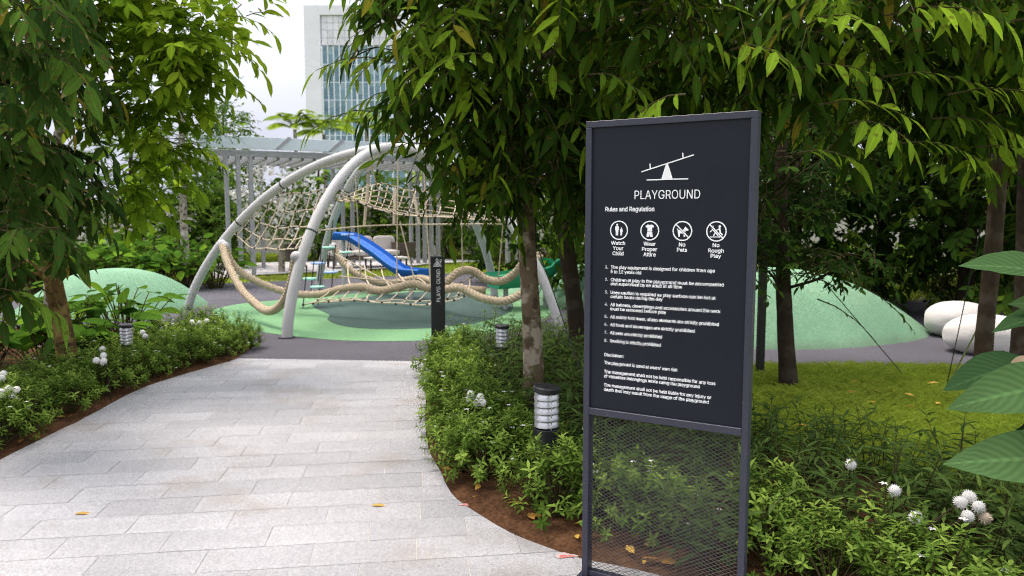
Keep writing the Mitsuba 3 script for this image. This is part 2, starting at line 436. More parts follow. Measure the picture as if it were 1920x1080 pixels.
def twig_mesh(tw, r0=0.006):
    ms = []
    for p in tw:
        n, s = len(p), 3
        r = np.linspace(r0, r0 * 0.35, n)
        t = nrm(np.gradient(p, axis=0))
        a = nrm(np.cross(t, [0.3, 0.2, 0.93]))
        b = np.cross(t, a)
        ang = np.arange(s) * 2 * PI / s
        V = (p[:, None] + r[:, None, None] * (np.cos(ang)[None, :, None] * a[:, None] + np.sin(ang)[None, :, None] * b[:, None])).reshape(-1, 3)
        i, j = np.meshgrid(np.arange(n - 1), np.arange(s), indexing='ij')
        q, w = i * s + j, i * s + (j + 1) % s
        ms.append((V, np.vstack([np.stack([q, w, w + s], -1).reshape(-1, 3), np.stack([q, w + s, q + s], -1).reshape(-1, 3)])))
    off, VV, FF = 0, [], []
    for v, f in ms:
        VV.append(v); FF.append(f + off); off += len(v)
    return trimesh.Trimesh(np.vstack(VV), np.vstack(FF), process=False)


def trunk_mesh(P, r, seed=0, sides=14, bump=0.10):
    P = spline(P, 26)
    R = np.interp(np.linspace(0, 1, 26), np.linspace(0, 1, len(r)), r)
    m = tube(P, R, sides)
    d = meshkit.fbm(np.array(m.vertices) * [9, 9, 4] + seed, 3) - 0.5
    c = np.repeat(P, sides, 0)
    v = np.array(m.vertices)
    v[:len(c)] = c + (v[:len(c)] - c) * (1 + bump * 2 * d[:len(c), None])
    m.vertices = v
    return m


def tree(name, label, category, trunk, tr, blobs, leafmat_, barkmat, seed, tpl=TPL_LONG, leafL=0.17, spray_len=0.42, nleaf=9, nparts=0, hang=0.6, droop=0.55, group=None, trunk_label=None, gap=0.36, extra=None, forks=None, shell=0.45):
    """blobs: (centre, radii, number of sprays, tone)"""
    rng = np.random.default_rng(seed)
    key = thing(name, label, category, group)
    part(key, 'trunk', mikit.ply(trunk_mesh(trunk, tr, seed), barkmat, smooth=50), trunk_label)
    tp = spline(trunk, 40)
    TW, P, D, U, L, TN = [], [], [], [], [], []
    for bi, (c, r, n, tone) in enumerate(blobs):
        c, r = np.array(c, float), np.array(r, float)
        j = np.argmin(np.linalg.norm((tp - c) * [1, 1, 0.55], axis=1) + 0.4 * np.maximum(0, tp[:, 2] - c[2] + 0.25))
        s = tp[j]
        if np.linalg.norm(c - s) > 0.12:
            mid = (s + c) / 2 + rng.normal(0, 0.07, 3) + [0, 0, 0.08]
            rr = 0.3 * tr[0] * min(1, 0.5 + r.mean() * 0.35)
            part(key, 'branch', mikit.ply(tube(spline([s, mid, c], 9), np.linspace(rr, rr * 0.35, 9), 7), barkmat, smooth=50))
        q = nrm(rng.normal(size=(n, 3)))
        rad = shell + (1.02 - shell) * rng.uniform(0, 1, n) ** 0.6
        pos = c + q * r * rad[:, None]
        g = meshkit.fbm(pos * 2.1 + seed * 1.7, 2, seed)
        pos, q = pos[g > gap], q[g > gap]
        if len(pos) == 0: continue
        direc = nrm(q * [1, 1, 0.45] + rng.normal(0, 0.35, pos.shape) + [0, 0, 0.12])
        ln = spray_len * rng.uniform(0.6, 1.25, len(pos))
        outer = rad[g > gap] > 0.84
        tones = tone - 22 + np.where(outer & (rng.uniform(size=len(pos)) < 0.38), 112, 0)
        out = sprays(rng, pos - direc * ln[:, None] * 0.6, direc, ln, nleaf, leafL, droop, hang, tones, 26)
        for a, b in zip((TW, P, D, U, L, TN), out): a.append(b)
        k = max(3, len(pos) // 14)
        sub = []
        for e in pos[rng.choice(len(pos), min(k, len(pos)), False)]:
            s0 = c + (e - c) * 0.05
            sub.append(spline([s0, (s0 + e) / 2 + rng.normal(0, 0.05, 3), e], 4))
        TW.append(np.array(sub))
    for e in extra or ():
        base, dire, ln, nl, lL, tone = e
        out = sprays(rng, np.array([base], float), np.array([dire], float), np.array([ln]), nl, lL, 0.45, hang, tone, 8, 0.12)
        for a, b in zip((TW, P, D, U, L, TN), out): a.append(b)
    tw = np.concatenate([t for t in TW if len(t)])
    part(key, 'twigs', mikit.ply(twig_mesh(tw, 0.0055 if leafL > 0.1 else 0.007), 'm_twig', smooth=True), kind='stuff')
    P, D, U, L, TN = map(np.concatenate, (P, D, U, L, TN))
    ok = np.ones(len(P), bool)
    if nparts:
        d, x, y = view(P)
        inside = (d > 0.5) & (np.abs(x) < 0.69) & (np.abs(y) < 0.39)
        cell = np.where(inside, np.floor(x * 110).astype(int) * 1000 + np.floor(y * 110).astype(int), -10**7 - np.arange(len(P)))
        order = np.argsort(d)
        _, first = np.unique(cell[order], return_index=True)
        front = order[first]
        front = front[inside[front]]
        front = front[np.argsort(-(L / d)[front])][:nparts]
        for i in front:
            part(key, 'leaf', vnormal_ply(leaves_mesh(tpl, P[i:i + 1], D[i:i + 1], U[i:i + 1], L[i:i + 1], TN[i:i + 1]), leafmat_))
        ok[front] = False
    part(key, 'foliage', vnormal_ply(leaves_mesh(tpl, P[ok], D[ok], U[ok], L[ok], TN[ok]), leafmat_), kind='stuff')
    return key


# ------------------------------------------------------------------ ground, path, rubber, lawn
g = trimesh.creation.annulus(0.001, 600, 0.001, sections=48)
solo('ground', mikit.ply(trimesh.Trimesh([[-600, -600, -0.03], [600, -600, -0.03], [600, 600, -0.03], [-600, 600, -0.03]], [[0, 1, 2], [0, 2, 3]], process=False), 'm_ground'), kind='structure')

PL = spline([(-3.05, 0.5), (-3.10, 3.6), (-3.15, 4.47), (-3.16, 4.91), (-3.18, 5.59), (-3.22, 6.14), (-3.18, 6.62), (-2.98, 7.34), (-2.87, 7.72)], 60)
PR = spline([(-0.81, 7.56), (-0.75, 6.54), (-0.65, 5.47), (-0.54, 4.7), (-0.43, 4.3), (-0.32, 3.89), (-0.16, 3.62), (0.0, 3.4), (0.15, 3.26), (0.3, 3.14), (0.46, 3.07), (0.65, 2.97), (1.0, 2.74), (1.35, 2.3), (1.6, 1.6), (1.7, 0.5)], 80)
PATH = Polygon(np.vstack([PL, PR])).buffer(0)
key = thing('path', kind='structure')
scene[key] = mikit.ply(sheet(PATH, -0.003), 'm_grout')

# pavers: rows turned 7.6 degrees, half bond
rng = np.random.default_rng(11)
rot = math.radians(7.6)
W_, H_ = 0.462, 0.224
np_ = 0
for r in range(7, 37):
    for c in range(-9, 6):
        x0 = c * W_ + (W_ / 2 if r % 2 else 0) + (r * 0.01)
        q = sbox(x0 + 0.0016, r * H_ + 0.0016, x0 + W_ - 0.0016, (r + 1) * H_ - 0.0016)
        q = affinity.rotate(q, rot, origin=(0, 0), use_radians=True)
        q = affinity.translate(q, -0.14, 0.0)
        q = q.intersection(PATH)
        if q.is_empty or q.area < 0.003: continue
        for gq in getattr(q, 'geoms', [q]):
            if gq.area < 0.003: continue
            cy, cx = gq.centroid.y, gq.centroid.x
            if cy < 2.0 or abs(cx) > cy * 0.80 + 0.5: continue
            gq = gq.simplify(0.003)
            inner = gq.buffer(-0.0025, join_style=2)
            o, zt = np.array(gq.exterior.coords)[:-1], 0.0008 + rng.uniform(0, 0.0012)
            m = trimesh.creation.extrude_polygon(gq, 0.030, engine='earcut')
            m.apply_translation([0, 0, -0.030 + zt])
            top = np.array(m.vertices)[:, 2] > -0.005
            v = np.array(m.vertices)
            part(key, 'paver', mikit.ply(m, 'm_paver', uv=np.c_[np.full(len(v), np_ + 0.5), np.zeros(len(v))]))
            np_ += 1
# nearest strip outside the frame, under the lens
solo('pavement', mikit.ply(sheet(PATH.intersection(sbox(-6, -3, 6, 2.05)), 0.0), 'm_paver', uv=None), kind='structure')

RUB = Polygon([(-2.9, 7.73), (-0.78, 7.56), (0.0, 8.05), (0.83, 8.6), (1.5, 8.0), (2.0, 7.45), (2.5, 7.34), (3.17, 7.28), (3.94, 7.32), (5.04, 7.22), (7.5, 7.1), (12, 7.3), (13, 13), (10, 16.5), (4, 18), (-1.2, 19.5), (-3.0, 18.4), (-5.6, 16.8), (-6.6, 16.2), (-6.9, 14.8), (-8.6, 14.2), (-9, 10.4), (-5.3, 9.6), (-3.6, 9.3), (-2.95, 8.5)])
solo('rubber_surface', mikit.ply(sheet(RUB, -0.002), 'm_rubber_grey'), kind='structure', label='dark grey rubber playground floor')
LIGHT = closed([(-4.65, 11.48), (-4.2, 10.6), (-3.75, 9.98), (-3.13, 9.43), (-2.62, 9.1), (-2.03, 8.85), (-1.52, 8.8), (-1.02, 8.86), (-0.4, 9.26), (0.22, 10.18), (0.76, 11.68), (0.95, 13.0), (0.5, 14.4), (-0.4, 15.2), (-1.6, 15.4), (-2.6, 14.9), (-3.3, 13.9), (-4.0, 13.2), (-4.5, 12.7), (-4.72, 12.1)])
solo('rubber_border', mikit.ply(sheet(LIGHT, 0.002), 'm_rubber_green'), kind='structure', label='light green rubber border curving around the dark teal play floor')
TEAL = closed([(-2.76, 11.17), (-2.64, 10.6), (-2.32, 10.05), (-1.83, 9.75), (-1.14, 9.8), (-0.59, 10.2), (-0.16, 11.0), (0.02, 12.1), (-0.1, 13.3), (-0.62, 14.2), (-1.6, 14.6), (-2.4, 14.0), (-2.9, 13.1), (-3.3, 12.5), (-3.2, 12.0)])
solo('rubber_centre', mikit.ply(sheet(TEAL, 0.006), 'm_rubber_teal'), kind='structure', label='dark teal rubber floor under the rope frame')

LAWN = Polygon([(1.9, 7.42), (2.5, 7.32), (3.17, 7.26), (3.94, 7.30), (5.04, 7.20), (7.5, 7.08), (9, 7.0), (9, 2.6), (4.5, 2.9), (3.2, 3.3), (2.6, 3.6), (2.3, 3.9), (2.15, 4.15), (1.95, 4.5), (1.5, 4.75), (1.4, 5.6), (1.5, 6.6)])
solo('lawn', mikit.ply(sheet(LAWN, -0.010), 'm_lawn'), kind='structure')


def grass(poly, n, seed, h=(0.03, 0.075), far=False, w=0.0035):
    rng = np.random.default_rng(seed)
    x0, y0, x1, y1 = poly.bounds
    q = rng.uniform([x0, y0], [x1, y1], (n * 2, 2))
    q = q[shapely.contains_xy(poly, q[:, 0], q[:, 1])][:n]
    n = len(q)
    nb = meshkit.fbm(np.c_[q * 1.5, np.zeros(n)], 3, seed)
    hh = rng.uniform(*h, n) * (0.55 + 0.9 * nb)
    a = rng.uniform(0, 2 * PI, n)
    d = np.c_[np.cos(a), np.sin(a)]
    lean = rng.normal(0, 0.95, (n, 2)) * hh[:, None]
    b = np.c_[q, np.full(n, -0.012)]
    V = np.stack([b - np.c_[d * w, np.zeros(n)], b + np.c_[d * w, np.zeros(n)], b + np.c_[lean * 0.35 + d * w * 0.7, hh * 0.6], b + np.c_[lean, hh]], 1)
    F = (np.array([[0, 1, 2], [0, 2, 3]])[None] + (np.arange(n) * 4)[:, None, None]).reshape(-1, 3)
    tone = np.clip(110 + rng.normal(0, 45, n) + (nb - 0.5) * 160, 0, 255).astype(int)
    uv = np.stack([np.repeat(tone[:, None], 4, 1) + np.array([0.05, 0.95, 0.8, 0.5]), np.tile([0, 0, .6, 1.0], (n, 1))], -1)
    return V.reshape(-1, 3), F, uv.reshape(-1, 2)


solo('grass', vnormal_ply(grass(LAWN.intersection(sbox(1.3, 2.8, 6.0, 8)), 70000, 3), 'm_grass'), 'short bright grass of the lawn beside the right mound', 'grass', kind='stuff')
VERGE = Polygon([(-6.9, 16.3), (-5.6, 16.85), (-3.0, 18.45), (-1.2, 19.55), (4, 18.0), (4.2, 19.2), (-0.8, 24.0), (-2.4, 22.6), (-3.6, 20.2), (-6.3, 18.4), (-7.2, 17.2)])
solo('grass_verge', mikit.ply(sheet(VERGE, -0.012), 'm_lawn'), kind='structure')
solo('grass', vnormal_ply(grass(VERGE, 14000, 4, (0.03, 0.07), w=0.012), 'm_grass'), 'strip of bright grass between playground and terrace', 'grass', kind='stuff')
FARLAWN = Polygon([(4.5, 13.5), (13, 11.5), (16, 17), (5, 19)])
solo('grass', vnormal_ply(grass(FARLAWN, 9000, 14, (0.06, 0.14), w=0.014), 'm_grass'), 'sunlit grass far behind the two pale boulders', 'grass', kind='stuff')
BACKLAWN = Polygon([(-13, 17.2), (-7.4, 17.2), (-6, 20), (-2, 25), (3, 25), (3, 27.5), (-14, 27.5)])
TERR = Polygon([(-6.9, 17.3), (-6.4, 18.45), (-3.7, 20.4), (-2.5, 22.7), (-0.9, 24.1), (-3.0, 26), (-9.2, 22.5)])
BACKLAWN = BACKLAWN.difference(TERR.buffer(0.2))
solo('grass', vnormal_ply(grass(BACKLAWN, 16000, 15, (0.06, 0.16), w=0.018), 'm_grass'), 'bright grass behind the pergola terrace', 'grass', kind='stuff')
TERR = Polygon([(-6.9, 17.3), (-6.4, 18.45), (-3.7, 20.4), (-2.5, 22.7), (-0.9, 24.1), (-3.0, 26), (-9.2, 22.5)])
solo('terrace', mikit.ply(sheet(TERR, 0.02), 'm_terrace'), kind='structure')

# beds of red soil, slightly lumpy
LBED = Polygon([(-7.5, 3.0), (-3.12, 3.0), *[tuple(p) for p in PL[6:]], (-2.93, 8.3), (-3.3, 9.0), (-4.4, 9.6), (-8.6, 10.2)]).buffer(0)
RBED = Polygon([*[tuple(p) for p in PR[:-3]], (5.5, 0.6), (6.0, 2.7), (4.5, 2.92), (3.2, 3.32), (2.6, 3.62), (2.3, 3.92), (2.15, 4.17), (1.95, 4.52), (1.5, 4.77), (1.4, 5.6), (1.5, 6.6), (1.9, 7.4), (1.5, 7.95), (0.83, 8.55), (0.0, 8.0)]).buffer(0)


def soil(poly, name, seed, z0):
    x0, y0, x1, y1 = poly.buffer(0.12).bounds
    st = 0.06
    xs, ys = np.arange(x0, x1, st), np.arange(y0, y1, st)
    X, Y = np.meshgrid(xs, ys, indexing='ij')
    nb = meshkit.fbm(np.stack([X * 5, Y * 5, X * 0], -1), 4, seed)
    dist = shapely.distance(shapely.points(X, Y), poly.boundary)
    tp = np.clip(dist / 0.16, 0, 1) * shapely.contains_xy(poly, X, Y)
    Zz = -0.0215 + tp * (0.016 + z0 * 0.3 + np.maximum(0, nb - 0.25) * 0.06)
    ins = shapely.contains_xy(poly.buffer(0.09), X, Y)
    idx = np.arange(X.size).reshape(X.shape)
    ok = ins[:-1, :-1] & ins[1:, :-1] & ins[:-1, 1:] & ins[1:, 1:]
    a, b, c, d = idx[:-1, :-1][ok], idx[1:, :-1][ok], idx[1:, 1:][ok], idx[:-1, 1:][ok]
    m = trimesh.Trimesh(np.stack([X, Y, Zz], -1).reshape(-1, 3), np.vstack([np.c_[a, b, c], np.c_[a, c, d]]), process=False)
    m = cat([m, sheet(poly, -0.022)])
    m.remove_unreferenced_vertices()
    solo(name, mikit.ply(m, 'm_soil', smooth=True), kind='structure')


soil(LBED, 'soil', 1, -0.012)
soil(RBED, 'soil', 2, -0.010)


def mound(c, r, h, label, seed):
    n, k = 40, 14
    a = np.linspace(0, 2 * PI, n, endpoint=False)
    V = []
    for i in range(k + 1):
        f = i / k
        rr = (1 - f)
        z = h * (math.cos(PI * rr) * 0.5 + 0.5) ** 0.62 if rr < 1 else 0
        z = h * (1 - rr**2.3) ** 1.05
        V.append(np.c_[c[0] + np.cos(a) * r[0] * rr * (1 + 0.06 * np.sin(2 * a + seed)), c[1] + np.sin(a) * r[1] * rr * (1 + 0.05 * np.cos(3 * a)), np.full(n, z + (0.0 if i else -0.004))])
    V = np.vstack(V)
    F = []
    for i in range(k):
        for j in range(n):
            p, q = i * n + j, i * n + (j + 1) % n
            F += [[p, q, q + n], [p, q + n, p + n]]
    solo('play_mound', mikit.ply(trimesh.Trimesh(V, F, process=False), 'm_mound', smooth=True), label, 'mound')


mound((-6.42, 12.0), (1.32, 1.5), 0.64, 'rounded green rubber mound at the left, behind the left bed', 0)
mound((3.35, 9.95), (2.05, 1.7), 0.80, 'large green rubber mound on the right, beside the pale boulders', 1)
mound((1.75, 13.6), (1.9, 1.5), 0.72, 'green rubber mound behind the climbing frame, right of its legs', 2)


# ------------------------------------------------------------------ the rules sign
def clean_text(s, h, width=None, depth=0.0012, bold=False):
    m = meshkit.text_mesh(s, h, depth, bold)
    if width:
        w = m.bounds[1][0] - m.bounds[0][0]
        m.apply_scale([width / w, 1, 1])
    m.apply_translation([-m.bounds[0][0], 0, 0])
    return m


SIGN_O = np.array([0.2886, 2.9646])
AZ = 2.08889
SD = np.array([math.sin(AZ), math.cos(AZ), 0])          # along the sign, left to right
SN = np.array([SD[1], -SD[0], 0])
if SN[:2] @ (-SIGN_O) < 0: SN = -SN                      # towards the reader
SM = np.eye(4)
SM[:3, 0], SM[:3, 1], SM[:3, 2] = SD, [0, 0, 1], SN      # local: u right, v up, w out of the face
SM[:3, 3] = [*SIGN_O, 0]
S_XF = T4(SM)
SW, ST, SMID, FW, FD = 0.653, 1.862, 0.721, 0.0245, 0.05
sign = thing('rules_sign', 'tall dark slate playground rules board on a framed stand with wire mesh below', 'sign')


def sb(u0, u1, v0, v1, w0, w1, ch=0.0015):
    return boxm([(u0 + u1) / 2, (v0 + v1) / 2, (w0 + w1) / 2], [u1 - u0, v1 - v0, w1 - w0], 0, ch)


fr = lambda m: mikit.ply(m, 'm_frame', to_world=S_XF)
part(sign, 'post', fr(sb(0, FW, 0.012, ST - FW - .0004, -FD, 0)))
part(sign, 'post', fr(sb(SW - FW, SW, 0.012, ST - FW - .0004, -FD, 0)))
part(sign, 'top_rail', fr(sb(0, SW, ST - FW, ST, -FD, 0)))
part(sign, 'middle_rail', fr(sb(FW + .0004, SW - FW - .0004, SMID - 0.024, SMID + 0.004, -FD + .001, -0.001)))
part(sign, 'bottom_rail', fr(sb(FW + .0004, SW - FW - .0004, 0.014, 0.036, -FD + .006, -0.010)))
part(sign, 'base_plate', mikit.ply(sb(-0.02, SW + 0.02, 0.0, 0.011, -FD - 0.04, 0.04, 0.002), 'm_frame', to_world=S_XF))
part(sign, 'panel', mikit.ply(sb(FW + .0004, SW - FW - .0004, SMID + 0.0045, ST - FW - .0005, -0.038, -0.012, 0), 'm_panel', to_world=S_XF))
for u in (0.06, SW - 0.06):
    part(sign, 'bolt', mikit.ply(lathe([(0, 0.008), (0.007, 0.007), (0.009, 0.0), (0.0, 0.0)], n=10), 'm_alu', smooth=40, to_world=S_XF @ T4().translate([u, 0.011, 0.02]).rotate([1, 0, 0], -90)))
# expanded metal: two families of crossing strands
wires = []
pu, pv = 0.0262, 0.0150
U0, U1, V0, V1 = FW + 0.001, SW - FW - 0.001, 0.036, SMID - 0.025
clip = sbox(U0, V0, U1, V1)
slope = pv / pu
for sgn in (1, -1):
    k0 = int((V0 - slope * U1) / pv) - 3
    for k in range(k0, int((V1 + slope * U1) / pv) + 3):
        ln = LineString([(U0 - 1, k * pv + sgn * slope * (U0 - 1)), (U1 + 1, k * pv + sgn * slope * (U1 + 1))]).intersection(clip)
        if ln.is_empty or ln.length < 0.004: continue
        (a, b), (c, d) = ln.coords[0], ln.coords[-1]
        wires.append(tube([[a, b, -0.026 + sgn * 0.0006], [c, d, -0.026 + sgn * 0.0006]], 0.0011, 4))
part(sign, 'mesh_screen', mikit.ply(cat(wires), 'm_wire', smooth=True, to_world=S_XF), kind='stuff')
WP = -0.0119


def prn(m, name='lettering', label=None):
    part(sign, name, mikit.ply(m, 'm_print', to_world=S_XF @ T4().translate([0, 0, WP])), label)


def txt(s, u, v, h, width=None, center=False, bold=False, label=None):
    m = clean_text(s, h, width, bold=bold)
    du = u - (m.bounds[1][0] / 2 if center else 0)
    m.apply_translation([du, v, 0])
    prn(m, label=label)


def flat(poly):
    return cat([trimesh.creation.extrude_polygon(gq, 0.0012, engine='earcut') for gq in getattr(poly, 'geoms', [poly]) if gq.area > 1e-9])


def seg(a, b, w):
    return LineString([a, b]).buffer(w / 2, cap_style=1)


saw = shapely.union_all([seg((0.2279, 1.6625), (0.4251, 1.7179), 0.0042), seg((0.2621, 1.672), (0.2600, 1.6900), 0.0046), seg((0.3871, 1.707), (0.3845, 1.725), 0.0046),
                         Polygon([(0.322, 1.6885), (0.330, 1.6885), (0.3488, 1.6335), (0.3053, 1.6335)]), seg((0.2497, 1.6314), (0.4055, 1.6319), 0.0044)])
prn(flat(saw), 'seesaw_symbol')
txt('PLAYGROUND', 0.2006, 1.5595, 0.0325, 0.2525, label='large white PLAYGROUND heading')
txt('Rules and Regulation', 0.0812, 1.5138, 0.0168, 0.199, bold=True)
ICY = 1.4401


def ring(u, r=0.0372, w=0.0044):
    c = Point(u, ICY)
    return c.buffer(r, 24).difference(c.buffer(r - w, 24))


def person(u, v, s):
    return [Point(u, v + 0.0205 * s).buffer(0.0042 * s), Polygon([(u - .0075 * s, v + .015 * s), (u + .0075 * s, v + .015 * s), (u + .0082 * s, v - .001 * s), (u + .0052 * s, v - .001 * s), (u + .0045 * s, v - .021 * s), (u + .0008 * s, v - .021 * s), (u, v - .004 * s), (u - .0008 * s, v - .021 * s), (u - .0045 * s, v - .021 * s), (u - .0052 * s, v - .001 * s), (u - .0082 * s, v - .001 * s)])]


u = 0.1391
prn(flat(shapely.union_all([ring(u)] + person(u - 0.008, ICY + 0.001, 1.0) + person(u + 0.010, ICY - 0.006, 0.68))), 'symbol', 'round symbol of an adult beside a child')
u = 0.2635
prn(flat(shapely.union_all([ring(u), Polygon([(u - .007, ICY + .024), (u - .003, ICY + .0215), (u + .003, ICY + .0215), (u + .007, ICY + .024), (u + .017, ICY + .017), (u + .013, ICY + .010), (u + .009, ICY + .0125), (u + .0095, ICY - .002), (u - .0095, ICY - .002), (u - .009, ICY + .0125), (u - .013, ICY + .010), (u - .017, ICY + .017)]),
                            Polygon([(u - .0095, ICY - .0035), (u + .0095, ICY - .0035), (u + .0125, ICY - .024), (u + .0025, ICY - .024), (u, ICY - .012), (u - .0025, ICY - .024), (u - .0125, ICY - .024)])])), 'symbol', 'round symbol of a shirt and shorts')
u = 0.3898
dog = Polygon([(u - .019, ICY + .010), (u - .016, ICY + .004), (u + .004, ICY + .005), (u + .009, ICY + .013), (u + .011, ICY + .017), (u + .015, ICY + .012), (u + .023, ICY + .006), (u + .0215, ICY + .001), (u + .013, ICY + .001), (u + .0105, ICY - .006), (u + .011, ICY - .022), (u + .0065, ICY - .022), (u + .0045, ICY - .010), (u - .0085, ICY - .009), (u - .0095, ICY - .022), (u - .0145, ICY - .022), (u - .0165, ICY - .008), (u - .0175, ICY + .001), (u - .021, ICY + .008)])
bar = seg((u - .0245, ICY + .0245), (u + .0245, ICY - .0245), 0.0042)
prn(flat(shapely.union_all([ring(u), dog.difference(seg((u - .0245, ICY + .0245), (u + .0245, ICY - .0245), 0.0075)), bar])), 'symbol', 'round symbol of a crossed out dog')
u = 0.5158
fig = shapely.union_all([Point(u - .014, ICY + .016).buffer(.0045), seg((u - .014, ICY + .010), (u - .003, ICY - .004), .0062), seg((u - .003, ICY - .004), (u - .010, ICY - .016), .0042), seg((u - .003, ICY - .004), (u + .006, ICY - .015), .0042), seg((u - .013, ICY + .007), (u - .022, ICY - .002), .0036),
                         Point(u + .012, ICY + .018).buffer(.0045), seg((u + .011, ICY + .012), (u + .014, ICY - .004), .0062), seg((u + .010, ICY + .009), (u + .001, ICY + .004), .0036), seg((u + .014, ICY - .004), (u + .022, ICY - .012), .0042), seg((u + .014, ICY - .004), (u + .011, ICY - .017), .0042), seg((u - .022, ICY - .0205), (u + .022, ICY - .0205), .003)])
prn(flat(shapely.union_all([ring(u), fig.difference(seg((u - .0245, ICY + .0245), (u + .0245, ICY - .0245), 0.0075)), seg((u - .0245, ICY + .0245), (u + .0245, ICY - .0245), 0.0042)])), 'symbol', 'round symbol of two crossed out scuffling figures')
for s, u, v in (('Watch', .1364, 1.3839), ('Your', .1364, 1.3635), ('Child', .1364, 1.3434), ('Wear', .2642, 1.3829), ('Proper', .2642, 1.3628), ('Attire', .2642, 1.3427), ('No', .3901, 1.3828), ('Pets', .3901, 1.3630), ('No', .516, 1.3831), ('Rough', .516, 1.3632), ('Play', .516, 1.344)):
    txt(s, u, v, 0.0142, None, True, True)
for s, v in (('1.', 1.2905), ('2.', 1.2410), ('3.', 1.1912), ('4.', 1.1424), ('5.', 1.0938), ('6.', 1.0623), ('7.', 1.0300), ('8.', 0.9980)):
    txt(s, 0.0838, v, 0.0118, None)
for s, v, u1 in (('The play equipment is designed for children from age', 1.2902, .5144), ('5 to 12 years old', 1.2725, .2322), ('Children at play in the playground must be accompanied', 1.2406, .548), ('and supervised by an adult at all time', 1.2252, .3938),
                 ('Uses caution is required as play surface can be hot at', 1.1907, .5194), ('certain hours during the day', 1.1745, .3195), ('All helmets, drawstrings and accessories around the neck', 1.1424, .5383), ('must be removed before play', 1.1256, .3342),
                 ('All pointy foot wear, sharp elements are strictly prohibited', 1.0940, .5346), ('All food and beverages are strictly prohibited', 1.0625, .4451), ('All pets are strictly prohibited', 1.0302, .3203), ('Smoking is strictly prohibited', .9981, .3156)):
    txt(s, 0.1075, v, 0.0124, u1 - 0.1075, bold=True)
for s, v, u1 in (('Disclaimer:', .9405, .1653), ("The playground is used at users' own risk", .9086, .3831), ('The management shall not be held responsible for any loss', .8726, .5272), ('of valuables belongings while using the playground', .8545, .4695),
                 ('The management shall not be held liable for any injury or', .8181, .513), ('death that may result from the usage of the playground', .7998, .5041)):
    txt(s, 0.0843, v, 0.0124, u1 - 0.0843, bold=True)

# ------------------------------------------------------------------ bollard sign at the end of the path
bs = thing('bollard_sign', 'slim black upright sign post with white PLAYG OUND lettering at the path end', 'sign')
by = math.atan2(-0.75, 7.47)
BM = T4().translate([-0.745, 7.47, 0]).rotate([0, 0, 1], math.degrees(-by) * 1.0 + 4)
part(bs, 'post', mikit.ply(boxm([0, 0, 0.545], [0.14, 0.05, 1.09], 0, 0.003), 'm_black', to_world=BM))
m = clean_text('PLAYG', 0.038, 0.155)
m.apply_transform(trimesh.transformations.rotation_matrix(PI / 2, [0, 0, 1]))
m.apply_translation([0.022, 0.63, 0.0])
BF = BM @ T4().translate([0, -0.0251, 0]).rotate([1, 0, 0], 90)
part(bs, 'lettering', mikit.ply(m, 'm_print', to_world=BF))
m = clean_text('OUND', 0.038, 0.145)
m.apply_transform(trimesh.transformations.rotation_matrix(PI / 2, [0, 0, 1]))
m.apply_translation([0.022, 0.812, 0.0])
part(bs, 'lettering', mikit.ply(m, 'm_print', to_world=BF))
em = []
for k in range(5):
    w = 0.085 - k * 0.012
    em.append(sbox(-w / 2 - 0.004 + (0.006 * (k > 2)), 0.985 + k * 0.0125, w / 2 - 0.004 - 0.010 * (k > 1), 0.985 + k * 0.0125 + 0.0072))
em += [seg((-.02, 1.045), (-.008, 1.068), .005), seg((-.008, 1.068), (.004, 1.045), .005), Point(.028, 1.045).buffer(.011).difference(Point(.028, 1.045).buffer(.006)), sbox(.022, 1.018, .030, 1.036)]
mm = trimesh.util.concatenate([trimesh.creation.extrude_polygon(gq, 0.0012, engine='earcut') for gq in getattr(shapely.union_all(em), 'geoms', [])])
part(bs, 'emblem', mikit.ply(mm, 'm_print', to_world=BF), 'small pale striped building emblem')
# black post behind the rules sign
bp = thing('sign_post', 'narrow black post on a pale foot behind the right edge of the rules sign', 'post')
part(bp, 'post', mikit.ply(boxm([2.36, 7.0, 0.75], [0.07, 0.05, 1.46], 0.15, 0.004), 'm_black'))
part(bp, 'foot', mikit.ply(lathe([(0, 0.03), (0.06, 0.026), (0.075, 0.0), (0, 0)], (2.36, 7.0, -0.008), 16), 'm_stone', smooth=40))


def bollard(x, y, s, label):
    b = thing('bollard_light', label, 'bollard light', 'louvred bollard lights in the beds')
    xf = XF(x, y, 0, 0.4, s)
    part(b, 'post', mikit.ply(lathe([(0, 0), (0.078, 0), (0.078, 0.345), (0.074, 0.352), (0, 0.352)], n=24), 'm_black', smooth=40), xf=xf)
    part(b, 'core', mikit.ply(lathe([(0, 0.352), (0.036, 0.352), (0.036, 0.565), (0, 0.565)], n=18), 'm_clamp', smooth=40), xf=xf)
    for k in range(5):
        z = 0.362 + k * 0.0405
        part(b, 'louvre', mikit.ply(lathe([(0.040, z + 0.037), (0.060, z + 0.0365), (0.068, z + 0.026), (0.0735, z + 0.006), (0.0735, z), (0.070, z - 0.001), (0.058, z + 0.016), (0.040, z + 0.026), (0.040, z + 0.037)], n=28), 'm_alu', smooth=30), xf=xf)
    part(b, 'cap', mikit.ply(lathe([(0, 0.562), (0.074, 0.562), (0.080, 0.568), (0.080, 0.588), (0.072, 0.597), (0, 0.600)], n=28), 'm_black', smooth=30), xf=xf @ T4().translate([0, 0, 0.58]).rotate([0.6, 1, 0], 3.5).translate([0, 0, -0.58]))
    for a in range(3):
        part(b, 'rod', mikit.ply(tube([[0.066 * math.cos(a * 2.1 + .5), 0.066 * math.sin(a * 2.1 + .5), 0.35], [0.066 * math.cos(a * 2.1 + .5), 0.066 * math.sin(a * 2.1 + .5), 0.565]], 0.004, 6), 'm_alu', smooth=True), xf=xf)


